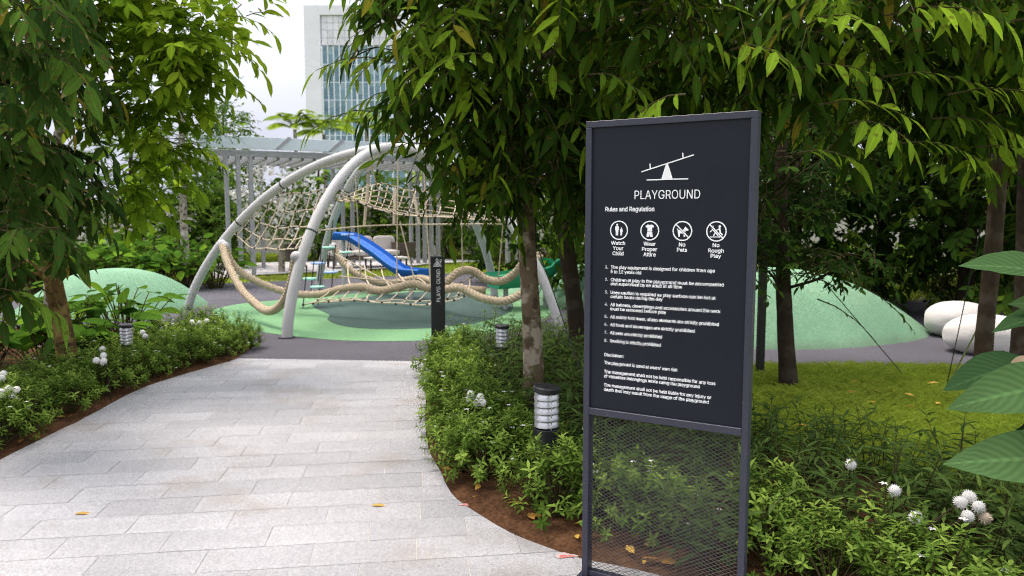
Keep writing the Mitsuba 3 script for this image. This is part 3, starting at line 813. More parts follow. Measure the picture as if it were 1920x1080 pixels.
bollard(0.19, 4.02, 0.95, 'nearest silver louvred bollard light, just left of the rules sign')
bollard(-0.09, 6.75, 0.84, 'louvred bollard light standing farther back, left of the central tree trunk')
bollard(-3.63, 6.95, 0.80, 'louvred bollard light under the broad leaves in the left bed')

# ------------------------------------------------------------------ climbing frame
cf = thing('rope_climbing_frame', 'rope climbing frame with curved pale grey arches, nets and thick braided ropes', 'climbing frame')
APEX = np.array([-1.67, 10.75, 2.45])


def archpts(A, B=None, q=0.8, n=40, half=False):
    A = np.array(A, float)
    B = np.array(B, float) if B is not None else None
    out = []
    for t in np.linspace(-1, 0 if half else 1, n):
        base = A if t < 0 or B is None else B
        s = abs(t)
        s2 = math.sin(s * PI / 2) if False else s
        xy = APEX[:2] + (base - APEX[:2]) * s2
        out.append([*xy, APEX[2] * max(0, 1 - s2**2) ** q])
    P = np.array(out)
    d = np.r_[0, np.cumsum(np.linalg.norm(np.diff(P, axis=0), axis=1))]
    u = np.linspace(0, d[-1], n)
    return np.c_[[np.interp(u, d, P[:, k]) for k in range(3)]].T


def extend(P):
    """the tubes' feet go a little into the rubber"""
    P = np.array(P)
    for e, i in ((0, 1), (-1, -2)):
        if P[e][2] < 0.05: P[e] = P[e] + nrm(P[e] - P[i]) * 0.05
    return P


def fine(A, B=None, q=0.8, half=False, n=44):
    P = archpts(A, B, q, 400, half)
    d = np.r_[0, np.cumsum(np.linalg.norm(np.diff(P, axis=0), axis=1))]
    u = np.linspace(0, d[-1], n)
    return extend(np.c_[[np.interp(u, d, P[:, k]) for k in range(3)]].T)


ARCH_B = fine((-5.17, 11.81), (0.63, 9.98), 0.78)
ARCH_A = fine((-2.76, 9.06), (-0.30, 13.1), 0.66)
ARCH_C = fine((-3.75, 14.4), None, 0.72, True, 30)
for nm_, P in (('arch', ARCH_B), ('arch', ARCH_A), ('arch', ARCH_C)):
    part(cf, nm_, mikit.ply(tube(P, 0.068, 14), 'm_arch', smooth=50))
for p in (ARCH_B[0], ARCH_B[-1], ARCH_A[0], ARCH_A[-1], ARCH_C[0]):
    part(cf, 'foot_plate', mikit.ply(lathe([(0, 0.008), (0.10, 0.008), (0.105, 0.0), (0, 0)], (p[0], p[1], 0.0065), 18), 'm_rubber_grey', smooth=40))
for A_, js in ((ARCH_B, (9, 14, 30)), (ARCH_A, (8, 31)), (ARCH_C, (16,))):
    for j in js:
        d_ = nrm(A_[j + 1] - A_[j])
        part(cf, 'clamp', mikit.ply(tube([A_[j] - d_ * 0.010, A_[j] + d_ * 0.010], 0.0725, 14), 'm_clamp', smooth=40))
part(cf, 'hub', mikit.ply(trimesh.creation.icosphere(2, 0.085).apply_translation(APEX), 'm_arch', smooth=True))


def braid(P, r=0.054, pitch=0.16, n=None, strands=3):
    P = np.asarray(P, float)
    d = np.sum(np.linalg.norm(np.diff(P, axis=0), axis=1))
    n = int(d / 0.022)
    S = spline(P, n)
    t, A, B = frames(S)
    s = np.r_[0, np.cumsum(np.linalg.norm(np.diff(S, axis=0), axis=1))]
    ms = []
    for k in range(strands):
        ph = s / pitch * 2 * PI + k * 2 * PI / strands
        ms.append(tube(S + (np.cos(ph)[:, None] * A + np.sin(ph)[:, None] * B) * r * 0.56, r * 0.60, 7))
    return cat(ms)


R1 = [(-4.46, 11.52, 1.05), (-4.28, 11.2, 0.80), (-3.92, 10.7, 0.47), (-3.56, 10.3, 0.27), (-3.24, 9.9, 0.22), (-2.97, 9.62, 0.37), (-2.79, 9.42, 0.66), (-2.68, 9.27, 0.98)]
R2 = [(-4.42, 11.5, 1.02), (-4.34, 11.5, 0.79), (-4.16, 11.5, 0.60), (-3.76, 11.4, 0.42), (-3.3, 11.2, 0.32), (-2.84, 11.0, 0.33), (-2.48, 10.8, 0.43), (-2.13, 10.6, 0.48), (-1.88, 10.5, 0.43), (-1.66, 10.5, 0.47), (-1.39, 10.5, 0.53), (-1.17, 10.5, 0.47), (-0.94, 10.5, 0.55), (-0.76, 10.6, 0.69), (-0.57, 10.7, 0.70), (-0.38, 10.7, 0.58), (-0.15, 10.6, 0.56), (0.04, 10.5, 0.68), (0.2, 10.35, 0.88), (0.38, 10.12, 0.95)]
R3 = [(-3.04, 12.7, 0.96), (-2.88, 12.6, 0.72), (-2.64, 12.5, 0.53), (-2.31, 12.4, 0.40), (-2.03, 12.3, 0.37), (-1.69, 12.1, 0.45), (-1.46, 12.0, 0.48), (-1.23, 11.7, 0.45), (-1.0, 11.2, 0.45), (-0.7, 10.9, 0.42), (-0.4, 10.8, 0.40)]
R4 = [(-1.0, 10.25, 0.46), (-0.72, 10.15, 0.51), (-0.58, 10.1, 0.45), (-0.36, 10.0, 0.37), (-0.11, 10.0, 0.34), (0.11, 10.0, 0.43), (0.24, 10.02, 0.54), (0.42, 10.1, 0.72)]
for R in (R1, R2, R3, R4):
    part(cf, 'thick_rope', mikit.ply(braid(R), 'm_rope', smooth=True))
for R in (R1[0], R1[-1], R2[0], R3[0]):
    part(cf, 'rope_collar', mikit.ply(trimesh.creation.icosphere(2, 0.072).apply_translation(R), 'm_arch', smooth=True))

knots = []


def cord(P, r=0.011, n=14):
    part(cf, 'net_rope', mikit.ply(tube(spline(P, n), r, 5), 'm_cord', smooth=True))


def net(top, bot, nu, nv, sag=0.06, r=0.010, diag=0.0):
    tp, bt = spline(top, 60), spline(bot, 60)
    at = lambda s, t: (tp[int(s * 59)] * (1 - t) + bt[int(s * 59)] * t) + [0, 0, -sag * math.sin(PI * t)]
    for k in range(nv + 1):
        cord([at(s, k / nv) + [0, 0, 0.012 * math.sin(s * 25 + k)] for s in np.linspace(0, 1, 13)], r, 26)
    for k in range(nu + 1):
        s = k / nu
        cord([at(min(1, max(0, s + diag * (t - 0.5))), t) for t in np.linspace(0, 1, 6)], r, 12)
        for j in range(nv + 1):
            p = at(min(1, max(0, s + diag * (j / nv - 0.5))), j / nv)
            knots.append(boxm(p, [0.03, 0.03, 0.03], 0.4, 0.006))


def near(ARCH, z, side=0):
    """a point on an arch at that height on its first (0) or second half"""
    h = len(ARCH) // 2
    seg_ = ARCH[:h] if side == 0 else ARCH[h:]
    return seg_[np.argmin(np.abs(seg_[:, 2] - z))]


net([near(ARCH_B, 1.8), (-3.18, 11.2, 1.82), (-2.71, 11.0, 1.88), near(ARCH_A, 1.92)], [near(ARCH_B, 1.22), (-3.95, 11.3, 1.02), (-3.45, 11.0, 1.0), (-3.0, 10.4, 1.04), near(ARCH_A, 1.25)], 9, 4, 0.10, diag=0.14)
net([near(ARCH_C, 2.05), (-2.06, 11.3, 1.96), (-1.6, 11.4, 1.88), (-0.81, 11.5, 1.80), (0.05, 11.2, 1.62), near(ARCH_B, 1.55, 1)], [near(ARCH_A, 1.85), (-1.96, 10.2, 1.62), (-1.6, 10.15, 1.52), (-0.8, 10.15, 1.45), (-0.07, 10.15, 1.42), near(ARCH_B, 1.30, 1)], 20, 6, 0.10, 0.009)
cord([near(ARCH_A, 1.3), (-1.92, 10.4, 1.35), (-0.81, 10.3, 1.37), (0.0, 10.2, 1.36), near(ARCH_B, 1.2, 1)], 0.011, 30)
# lower net by the ground
net([(-2.66, 9.45, 0.36), (-2.3, 9.9, 0.36), (-1.87, 9.95, 0.34), (-1.42, 9.9, 0.31), (-0.93, 9.95, 0.32), (-0.6, 10.1, 0.42)], [(-2.7, 10.95, 0.40), (-2.3, 10.7, 0.42), (-1.9, 10.5, 0.40), (-1.4, 10.5, 0.45), (-0.97, 10.5, 0.44), (-0.6, 10.65, 0.6)], 12, 2, 0.05, 0.010, 0.06)
for a, b in (((-1.62, 10.75, 2.38), (-1.63, 10.5, 0.5)), ((-2.0, 10.6, 2.28), (-2.02, 11.3, 1.9)), ((-1.25, 10.62, 2.3), (-1.15, 10.5, 0.5)), ((-0.72, 10.45, 2.05), (-0.70, 10.6, 0.68)), ((-1.6, 10.7, 1.4), (-1.36, 10.5, 0.52)), ((-2.45, 11.8, 2.1), (-2.5, 12.3, 0.5)), ((-0.1, 10.25, 1.6), (-0.2, 10.6, 0.56))):
    cord([a, (np.array(a) + b) / 2, b], 0.010, 4)
for a, b in (((-1.99, 10.4, 1.92), (-2.05, 10.4, 1.35)), ((-1.63, 10.5, 1.86), (-1.64, 10.4, 1.36)), ((-1.36, 10.4, 1.80), (-1.28, 10.35, 1.37))):
    part(cf, 'rope_sleeve', mikit.ply(tube([a, b], 0.020, 8), 'm_cord', smooth=40))
# climbing net sheet from the middle rope to the rear
for k in range(5):
    x = -2.75 + k * 0.28
    cord([(x, 12.5, 0.72 - k * 0.07), (x + 0.2, 11.6, 0.50), (x + 0.45, 10.7, 0.46)], 0.010, 8)
cord([(-3.0, 12.55, 0.86), (-2.4, 11.9, 0.66), (-1.7, 11.0, 0.44)], 0.010, 10)
cord([(-2.7, 11.6, 0.55), (-2.1, 11.5, 0.5), (-1.5, 11.4, 0.48)], 0.010, 10)
part(cf, 'net_knots', mikit.ply(cat(knots), 'm_clamp'), kind='stuff')
# hanging disc steps
discs = [(-3.1, 12.6, 0.95, 'g'), (-2.88, 12.9, 0.85, 'g'), (-3.22, 12.35, 0.70, 'b'), (-2.98, 12.25, 0.56, 'b'), (-3.3, 12.15, 0.46, 'g'), (-3.14, 12.0, 0.34, 'g'), (-3.38, 11.95, 0.24, 'b'), (-2.9, 13.2, 1.15, 'b')]
for x, y, z, c in discs:
    part(cf, 'disc_step', mikit.ply(lathe([(0, -0.016), (0.105, -0.016), (0.118, -0.004), (0.118, 0.006), (0.105, 0.018), (0, 0.018)], (x, y, z), 20), 'm_disc_blue' if c == 'b' else 'm_disc_green', smooth=40), 'flat blue disc step' if c == 'b' else 'flat pale green disc step')
part(cf, 'disc_rope', mikit.ply(cat([tube([(x, y, z - 0.3), (x + 0.06, y + 0.12, z + 0.45)], 0.009, 5) for x, y, z, c in discs[:7]]), 'm_clamp', smooth=True))


def channel(P, w, side, thick=0.03, bsdf='m_blue', up=None, roll=0.0):
    """a slide: a U-shaped trough swept along P"""
    P = spline(P, 36)
    t = nrm(np.gradient(P, axis=0))
    x = nrm(np.cross(t, [0, 0, 1.0]))
    z = np.cross(x, t)
    prof = []
    h = w / 2
    for a in np.linspace(0, 1, 5): prof.append((-h, side * (1 - a)) if a < 1 else (-h + 0.05, 0))
    prof = [(-h - thick, side), (-h, side + 0.02), (-h + 0.015, side * 0.5), (-h + 0.06, 0.02), (0, 0), (h - 0.06, 0.02), (h - 0.015, side * 0.5), (h, side + 0.02), (h + thick, side), (h + 0.02, side * 0.4), (h - 0.05, -thick), (0, -thick - 0.01), (-h + 0.05, -thick), (-h - 0.02, side * 0.4)]
    k = len(prof)
    V = np.concatenate([[p + x[i] * a + z[i] * b for a, b in prof] for i, p in enumerate(P)])
    F = []
    for i in range(len(P) - 1):
        for j in range(k):
            a, b = i * k + j, i * k + (j + 1) % k
            F += [[a, b, b + k], [a, b + k, a + k]]
    for o, fl in ((0, 1), ((len(P) - 1) * k, -1)):
        for j in range(1, k - 1):
            F.append([o, o + j, o + j + 1][::fl])
    return trimesh.Trimesh(V, F, process=False)


sl = thing('slide', 'bright blue plastic slide behind the ropes, facing the terrace furniture', 'slide')
part(sl, 'trough', mikit.ply(channel([(-3.42, 14.45, 1.05), (-3.2, 14.35, 1.05), (-3.0, 14.25, 1.0), (-2.5, 13.85, 0.74), (-2.1, 13.5, 0.50), (-1.9, 13.35, 0.44), (-1.55, 13.12, 0.43)], 0.30, 0.10), 'm_blue', smooth=40))
part(sl, 'support', mikit.ply(tube([(-3.25, 14.4, 0.0), (-3.25, 14.4, 1.02)], 0.04, 8), 'm_arch', smooth=40))
part(sl, 'support', mikit.ply(tube([(-1.8, 13.27, 0.0), (-1.8, 13.27, 0.41)], 0.04, 8), 'm_arch', smooth=40))
gs = thing('slide', 'green plastic curved slide at the right end of the climbing frame', 'slide')
part(gs, 'trough', mikit.ply(channel([(0.62, 12.3, 0.62), (0.5, 12.2, 0.55), (0.35, 12.05, 0.47), (0.08, 11.9, 0.40), (-0.3, 11.75, 0.38)], 0.6, 0.18), 'm_greenplastic', smooth=40))
part(gs, 'support', mikit.ply(tube([(0.55, 12.22, 0.0), (0.55, 12.22, 0.53)], 0.04, 8), 'm_arch', smooth=40))
part(gs, 'support', mikit.ply(tube([(-0.1, 11.83, 0.0), (-0.1, 11.83, 0.36)], 0.04, 8), 'm_arch', smooth=40))

# ------------------------------------------------------------------ pergola and its furniture
pg = thing('pergola', 'light grey metal pergola with slatted roof and slender post clusters behind the playground', 'pergola')
PO, pa, pb = np.array([-6.84, 17.2]), np.array([0.894, 0.447]), np.array([-0.447, 0.894])
pang = math.atan2(pa[1], pa[0])
pp = lambda a, b: PO + pa * a + pb * b


def pbx(a0, a1, b0, b1, z0, z1, ch=0.004):
    c = pp((a0 + a1) / 2, (b0 + b1) / 2)
    return boxm([c[0], c[1], (z0 + z1) / 2], [a1 - a0, b1 - b0, z1 - z0], pang, ch)


LP = 8.6
part(pg, 'fascia', mikit.ply(pbx(-0.25, LP, -0.06, 0.0, 3.02, 3.30), 'm_fascia'))
part(pg, 'fascia', mikit.ply(pbx(-0.25, LP, 4.0, 4.06, 3.02, 3.30), 'm_fascia'))
part(pg, 'beam', mikit.ply(pbx(-0.05, LP - .1, 0.10, 0.22, 2.86, 3.0), 'm_pergola'))
part(pg, 'beam', mikit.ply(pbx(-0.05, LP - .1, 3.34, 3.46, 2.86, 3.0), 'm_pergola'))
for k in range(30):
    a = 0.05 + k * 0.285
    part(pg, 'rafter', mikit.ply(pbx(a, a + 0.07, 0.23, 3.33, 2.80, 3.02), 'm_pergola'))
for k in range(5):
    a = 1.4 + k * 1.25
    q = [pp(a, -0.10), pp(a + 0.05, -0.10), pp(a + 0.30, -0.10), pp(a + 0.38, -0.10)]
    v = np.array([[*q[0], 3.04], [*q[1], 3.02], [*q[3], 3.31], [*q[2], 3.33]])
    part(pg, 'fin', mikit.ply(trimesh.convex.convex_hull(np.vstack([v, v + np.array([*(pb * 0.036), 0])])), 'm_pergola'))
for a, b in ((0.32, 0.16), (0.58, 0.16), (0.86, 0.16), (0.95, 3.4), (1.25, 3.4), (1.55, 3.4), (3.55, 3.4), (3.82, 3.4), (4.1, 3.4), (5.9, 3.4), (6.12, 3.4), (6.34, 3.4), (6.56, 3.4), (6.78, 3.4), (7.6, 0.16), (7.9, 0.16), (8.2, 0.16)):
    part(pg, 'post', mikit.ply(pbx(a - 0.045, a + 0.045, b - 0.075, b + 0.075, 0.02, 2.86), 'm_pergola'))


def placeb(k, name, c, s, rz, bsdf, ch, label=None):
    part(k, name, mikit.ply(boxm(c, s, rz, ch), bsdf, smooth=False), label)


def rbox(s, r=0.05):
    """pillow"""
    m = trimesh.creation.icosphere(3, 1.0)
    v = np.array(m.vertices)
    v = np.sign(v) * np.abs(v) ** 0.45
    m.vertices = v * np.array(s) / 2
    return m


so = thing('outdoor_sofa', 'pale cushioned outdoor sofa under the pergola, behind the blue slide', 'sofa')
sx, sy, sr = -4.2, 21.2, pang
SXF = lambda a, b, z: T4().translate([sx + pa[0] * a + pb[0] * b, sy + pa[1] * a + pb[1] * b, z]).rotate([0, 0, 1], math.degrees(pang))
part(so, 'frame', mikit.ply(cat([boxm([0, 0, 0.30], [2.0, 0.8, 0.06], 0, .01)] + [boxm([a, b, 0.145], [0.05, 0.05, 0.25], 0, 0) for a in (-.95, .95) for b in (-.35, .35)] + [boxm([0, 0.38, 0.55], [2.0, 0.05, 0.5], 0, .01)]), 'm_wicker'), xf=SXF(0, 0, 0))
for k in range(3):
    part(so, 'seat_cushion', mikit.ply(rbox([0.64, 0.72, 0.17]), 'm_cushion', smooth=True), xf=SXF(-0.66 + k * 0.66, -0.02, 0.42))
    part(so, 'back_cushion', mikit.ply(rbox([0.64, 0.2, 0.44]), 'm_cushion', smooth=True), xf=SXF(-0.66 + k * 0.66, 0.26, 0.68))


def armchair(x, y, rz, label):
    a = thing('wicker_armchair', label, 'armchair', 'wicker armchairs under the pergola')
    ang = np.linspace(-2.2, 2.2, 15)
    v0, v1 = [], []
    for rr, z in ((0.30, 0.28), (0.36, 0.70), (0.33, 0.70), (0.27, 0.28)):
        v0.append(np.c_[np.sin(ang) * rr, np.cos(ang) * rr, np.full(15, z)])
    V = np.concatenate(v0)
    F = []
    for r_ in range(4):
        for j in range(14):
            p, q = r_ * 15 + j, ((r_ + 1) % 4) * 15 + j
            F += [[p, p + 1, q + 1], [p, q + 1, q]]
    xf = XF(x, y, 0.02, rz)
    part(a, 'back', mikit.ply(trimesh.Trimesh(V, F, process=False), two_sided_wicker, smooth=40), xf=xf)
    part(a, 'seat', mikit.ply(lathe([(0, 0.25), (0.28, 0.25), (0.29, 0.29), (0, 0.31)], n=20), 'm_wicker', smooth=40), xf=xf)
    part(a, 'cushion', mikit.ply(rbox([0.46, 0.46, 0.13]), 'm_cushion', smooth=True), xf=xf @ T4().translate([0, 0, 0.37]))
    for k in range(4):
        q = k * PI / 2 + PI / 4
        part(a, 'leg', mikit.ply(tube([(0.2 * math.sin(q), 0.2 * math.cos(q), 0.26), (0.25 * math.sin(q), 0.25 * math.cos(q), 0.0)], 0.014, 6), 'm_clamp', smooth=40), xf=xf)


two_sided_wicker = 'm_wicker'
armchair(-5.75, 20.0, 2.2, 'dark wicker armchair at the left, seen through the left net')
armchair(-3.15, 21.7, 2.9, 'dark wicker armchair at the right of the sofa under the pergola')
tb = thing('low_table', 'low pale topped table in front of the outdoor sofa', 'table')
part(tb, 'top', mikit.ply(boxm([0, 0, 0.30], [1.1, 0.6, 0.05], 0, .006), 'm_cushion'), xf=SXF(0.35, -0.95, 0.02))
for a in (-.5, .5):
    for b in (-.25, .25):
        part(tb, 'leg', mikit.ply(boxm([a, b, 0.1375], [0.04, 0.04, 0.274], 0, 0), 'm_clamp'), xf=SXF(0.35, -0.95, 0.02))
lm = thing('floor_lamp', 'small white lantern on the terrace edge by the right pergola posts', 'lamp')
part(lm, 'shade', mikit.ply(lathe([(0, 0.42), (0.05, 0.42), (0.10, 0.26), (0.10, 0.12), (0, 0.12)], (-2.45, 23.3, 0.12), 16), 'm_cushion', smooth=40))
part(lm, 'stand', mikit.ply(lathe([(0, 0.23), (0.02, 0.23), (0.02, 0.03), (0.08, 0.0), (0, 0)], (-2.45, 23.3, 0.021), 12), 'm_clamp', smooth=40))

# perimeter wall
wl = thing('boundary_wall', 'weathered cream boundary wall behind the pergola and hedges', 'wall')
for k in range(12):
    part(wl, 'wall_panel', mikit.ply(boxm([-26 + k * 4 + 2, 28.2 + 0.02 * (k % 2), 0.95], [3.985, 0.2, 1.96], 0, 0.01), 'm_wall'))
part(wl, 'coping', mikit.ply(boxm([-2, 28.2, 1.975], [48, 0.32, 0.08], 0, 0.01), 'm_wall'))

# ------------------------------------------------------------------ tower
tw = thing('office_tower', 'tall pale office tower with a blue green glass curtain wall', 'building')
TX0, TX1, TYF, TZ = -40.6, -21.0, 150.0, 42.1
GX0 = -37.3
part(tw, 'body', mikit.ply(cat([boxm([(TX0 + TX1) / 2, TYF + 13.5, TZ / 2 - 0.2], [TX1 - TX0, 25.0, TZ + 0.4], 0, 0), boxm([(TX0 + GX0) / 2 - .1, TYF + 0.5, TZ / 2], [GX0 - TX0 - .2, 0.98, TZ], 0, 0), boxm([(GX0 + TX1) / 2 - .1, TYF + 0.5, (TZ + 40.3) / 2], [TX1 - GX0 + .2, 0.98, TZ - 40.3], 0, 0)]), 'm_tower'))
nid = 0
cw = 1.135
ncol = int((TX1 - GX0) / cw)
for c in range(ncol):
    x = GX0 + c * cw
    for r in range(4):
        z = 34.6 + r * 1.42
        m = boxm([x + cw / 2, TYF + 0.60, z + 0.70], [cw - 0.06, 0.5, 1.36], 0, 0)
        part(tw, 'panel', mikit.ply(m, 'm_towerpanel', uv=np.c_[np.full(len(m.vertices), nid + .5), np.zeros(len(m.vertices))])); nid += 1
    for r in range(10):
        z = r * 3.44
        m = boxm([x + cw / 2, TYF + 0.75, z + 1.72], [cw - 0.08, 0.3, 3.3], 0, 0)
        v = np.array(m.vertices)
        part(tw, 'pane', mikit.ply(m, 'm_pane', uv=np.c_[np.full(len(v), nid + .5), (v[:, 2] - z) / 3.4])); nid += 1
    long = c % 2 == 0
    part(tw, 'mullion', mikit.ply(boxm([x, TYF + 0.42 - 0.12 * (c % 6 == 0), 17.2 if long else 25], [0.30 if c % 6 == 0 else 0.17, 0.62, 34.3 if long else 19], 0, 0), 'm_mullion'))
for r in range(1, 10):
    part(tw, 'floor_band', mikit.ply(boxm([(GX0 + TX1) / 2, TYF + 0.72, r * 3.44], [TX1 - GX0 - 0.1, 0.34, 0.16], 0, 0), 'm_mullion'))
part(tw, 'antenna', mikit.ply(tube([(-39.3, 155, 42.2), (-39.6, 155, 46)], 0.12, 6), 'm_mullion'))

# ------------------------------------------------------------------ boulders


def boulder(x, y, s, rz, seed, label):
    m = trimesh.creation.icosphere(4, 1.0)
    v = np.array(m.vertices)
    v = np.sign(v) * np.abs(v) ** np.array([0.92, 0.92, 0.80])
    v[:, 0] += 0.12 * v[:, 1] ** 2
    v *= 1 + 0.05 * (meshkit.fbm(v * 1.4 + seed, 2, seed)[:, None] - 0.5) * 2
    v[:, 2] = np.where(v[:, 2] < 0, v[:, 2] * 0.9, v[:, 2])
    v = v * np.array(s)
    v[:, 2] += s[2] * 0.80
    v[:, 2] = np.maximum(v[:, 2], -0.004)
    m.vertices = v
    solo('boulder_seat', mikit.ply(m, 'm_stone', smooth=True), label, 'boulder', xf=XF(x, y, 0, rz))


boulder(5.55, 9.2, (0.40, 0.36, 0.24), 0.2, 2, 'rear rounded white speckled stone seat, beside the right mound')
boulder(5.17, 8.05, (0.42, 0.34, 0.235), -0.25, 5, 'front rounded white speckled stone seat, partly hidden by a dark trunk')

# ------------------------------------------------------------------ trees
tree('broadleaf_tree', 'mottled pale trunked tree in the central bed with dark drooping leaves', 'tree',
     [(0.17, 5.47, -0.03), (0.15, 5.47, 0.6), (0.11, 5.46, 1.3), (0.05, 5.44, 2.2), (0.1, 5.4, 3.4), (0.15, 5.35, 4.4)], [0.085, 0.073, 0.066, 0.045, 0.034, 0.02],
     [((0.35, 5.25, 3.3), (1.45, 1.1, 0.6), 170, 105), ((0.30, 5.1, 2.6), (1.05, 0.9, 0.62), 170, 95), ((-0.45, 4.95, 2.55), (0.55, 0.55, 0.75), 110, 115), ((0.35, 5.8, 1.95), (0.75, 0.5, 0.40), 90, 70), ((0.1, 5.0, 2.35), (0.6, 0.25, 0.5), 62, 75), ((0.25, 4.95, 1.85), (0.4, 0.2, 0.25), 22, 75), ((-0.22, 5.4, 1.86), (0.34, 0.4, 0.26), 34, 80), ((-0.80, 5.0, 2.80), (0.26, 0.35, 0.45), 20, 110), ((-0.60, 5.2, 3.0), (0.4, 0.4, 0.4), 40, 105),
      ((1.0, 4.7, 2.8), (0.85, 0.8, 0.75), 150, 105), ((1.1, 5.3, 2.0), (0.7, 0.6, 0.5), 90, 75), ((0.75, 4.2, 2.62), (0.6, 0.45, 0.32), 46, 175), ((-0.35, 4.4, 2.62), (0.42, 0.4, 0.22), 22, 190), ((0.2, 4.1, 3.2), (1.0, 0.7, 0.5), 90, 120)],
     'm_leaf_a', 'm_bark_pale', 21, nparts=300, leafL=0.175,
     extra=[((-0.75, 4.8, 2.45), (-0.8, -0.4, 0.25), 0.5, 10, 0.17, 200), ((-0.85, 4.8, 2.15), (-0.75, -0.5, 0.1), 0.45, 9, 0.17, 190), ((-0.1, 4.2, 2.36), (-0.6, -0.6, 0.15), 0.42, 9, 0.18, 190), ((0.75, 3.3, 2.02), (-0.5, -0.3, 0.0), 0.3, 6, 0.17, 210), ((1.0, 3.5, 2.25), (0.3, -0.8, 0.1), 0.4, 8, 0.17, 195), ((0.4, 4.1, 2.25), (0.5, -0.6, 0.05), 0.4, 8, 0.17, 150)])
tree('broadleaf_tree', 'leaning dark trunked tree between the central trunk and the rules sign', 'tree',
     [(0.66, 7.0, -0.03), (0.60, 7.0, 0.6), (0.50, 7.0, 1.3), (0.45, 7.0, 2.2), (0.6, 6.9, 3.6), (0.7, 6.8, 4.8)], [0.088, 0.08, 0.075, 0.065, 0.05, 0.02],
     [((0.6, 6.9, 3.3), (1.5, 1.0, 0.6), 140, 95), ((0.75, 7.0, 2.3), (0.9, 0.7, 0.5), 130, 75), ((1.5, 7.0, 2.1), (0.8, 0.6, 0.7), 110, 80), ((0.75, 7.2, 1.75), (0.5, 0.5, 0.3), 40, 70)],
     'm_leaf_a', 'm_bark_dark', 22, tpl=TPL_LONG3, nparts=120)
tree('small_leaved_tree', 'slim dark trunk with small dark leaves, first tree right of the rules sign', 'tree',
     [(2.43, 6.43, -0.03), (2.38, 6.43, 0.5), (2.33, 6.42, 1.1), (2.28, 6.4, 2.0), (2.3, 6.4, 3.4)], [0.082, 0.068, 0.06, 0.05, 0.02],
     [((2.2, 6.5, 1.62), (0.62, 0.45, 0.5), 150, 85), ((2.7, 6.1, 1.15), (0.45, 0.4, 0.22), 55, 110), ((1.95, 6.2, 1.05), (0.26, 0.3, 0.25), 34, 90), ((2.35, 6.0, 2.0), (0.5, 0.22, 0.45), 70, 80), ((2.8, 6.9, 2.0), (0.7, 0.5, 0.55), 150, 85), ((2.2, 7.1, 2.5), (0.9, 0.5, 0.6), 150, 90)],
     'm_leaf_small', 'm_bark_dark', 23, tpl=TPL_SMALL, leafL=0.085, spray_len=0.34, nleaf=9, nparts=150, hang=0.15, droop=0.25,
     extra=[((2.55, 6.2, 0.80), (0.8, -0.3, -0.2), 0.45, 9, 0.07, 120), ((2.9, 6.1, 0.90), (0.7, -0.2, -0.3), 0.4, 9, 0.07, 120)])
tree('broadleaf_tree', 'tall dark trunked tree before the pale boulders, with bright hanging leaf tips', 'tree',
     [(3.69, 5.75, -0.03), (3.68, 5.75, 0.6), (3.70, 5.74, 1.4), (3.6, 5.6, 2.4), (3.3, 5.3, 3.6), (3.1, 5.2, 4.6)], [0.076, 0.064, 0.060, 0.055, 0.045, 0.02],
     [((2.5, 4.05, 3.0), (1.5, 0.5, 0.36), 80, 115), ((1.9, 4.1, 2.55), (0.75, 0.6, 0.42), 90, 150), ((2.65, 4.3, 2.35), (0.7, 0.5, 0.42), 80, 150), ((1.85, 4.35, 2.25), (0.7, 0.4, 0.45), 90, 85), ((2.9, 4.3, 2.45), (0.9, 0.42, 0.42), 90, 90), ((3.0, 7.5, 2.9), (1.2, 0.35, 0.5), 70, 80),
      ((3.3, 4.7, 2.75), (0.8, 0.6, 0.45), 90, 140), ((4.1, 6.2, 2.6), (0.6, 0.3, 0.4), 34, 85), ((1.7, 3.7, 2.75), (0.9, 0.5, 0.28), 44, 140)],
     'm_leaf_a', 'm_bark_dark', 24, nparts=300, leafL=0.18,
     extra=[((1.35, 3.7, 2.20), (0.5, -0.5, 0.15), 0.45, 9, 0.19, 210), ((1.75, 3.6, 2.15), (0.7, -0.3, 0.15), 0.5, 11, 0.19, 205), ((1.55, 3.5, 1.92), (0.25, -0.7, 0.1), 0.35, 8, 0.19, 200), ((2.1, 3.8, 1.98), (0.6, -0.4, 0.1), 0.4, 9, 0.18, 200), ((2.4, 3.9, 1.85), (0.5, -0.5, 0.1), 0.35, 9, 0.17, 195), ((2.3, 3.6, 2.4), (0.75, -0.3, 0.2), 0.5, 11, 0.18, 210), ((1.25, 3.3, 2.3), (0.2, -0.7, 0.2), 0.4, 9, 0.18, 200), ((1.3, 3.45, 1.78), (0.45, -0.2, 0.15), 0.25, 6, 0.17, 210), ((2.0, 3.5, 2.05), (0.6, -0.35, 0.2), 0.45, 10, 0.19, 230), ((1.6, 3.3, 2.35), (0.6, -0.4, 0.2), 0.45, 10, 0.18, 225), ((2.2, 3.4, 2.35), (0.6, -0.3, 0.2), 0.45, 10, 0.18, 230), ((2.35, 3.7, 2.1), (0.7, -0.3, 0.1), 0.42, 10, 0.18, 220), ((1.45, 3.6, 2.02), (0.55, -0.4, 0.15), 0.40, 9, 0.19, 225), ((1.1, 3.4, 2.5), (0.3, -0.6, 0.2), 0.40, 9, 0.18, 220), ((1.9, 3.7, 1.85), (0.5, -0.4, 0.1), 0.35, 8, 0.18, 215)])
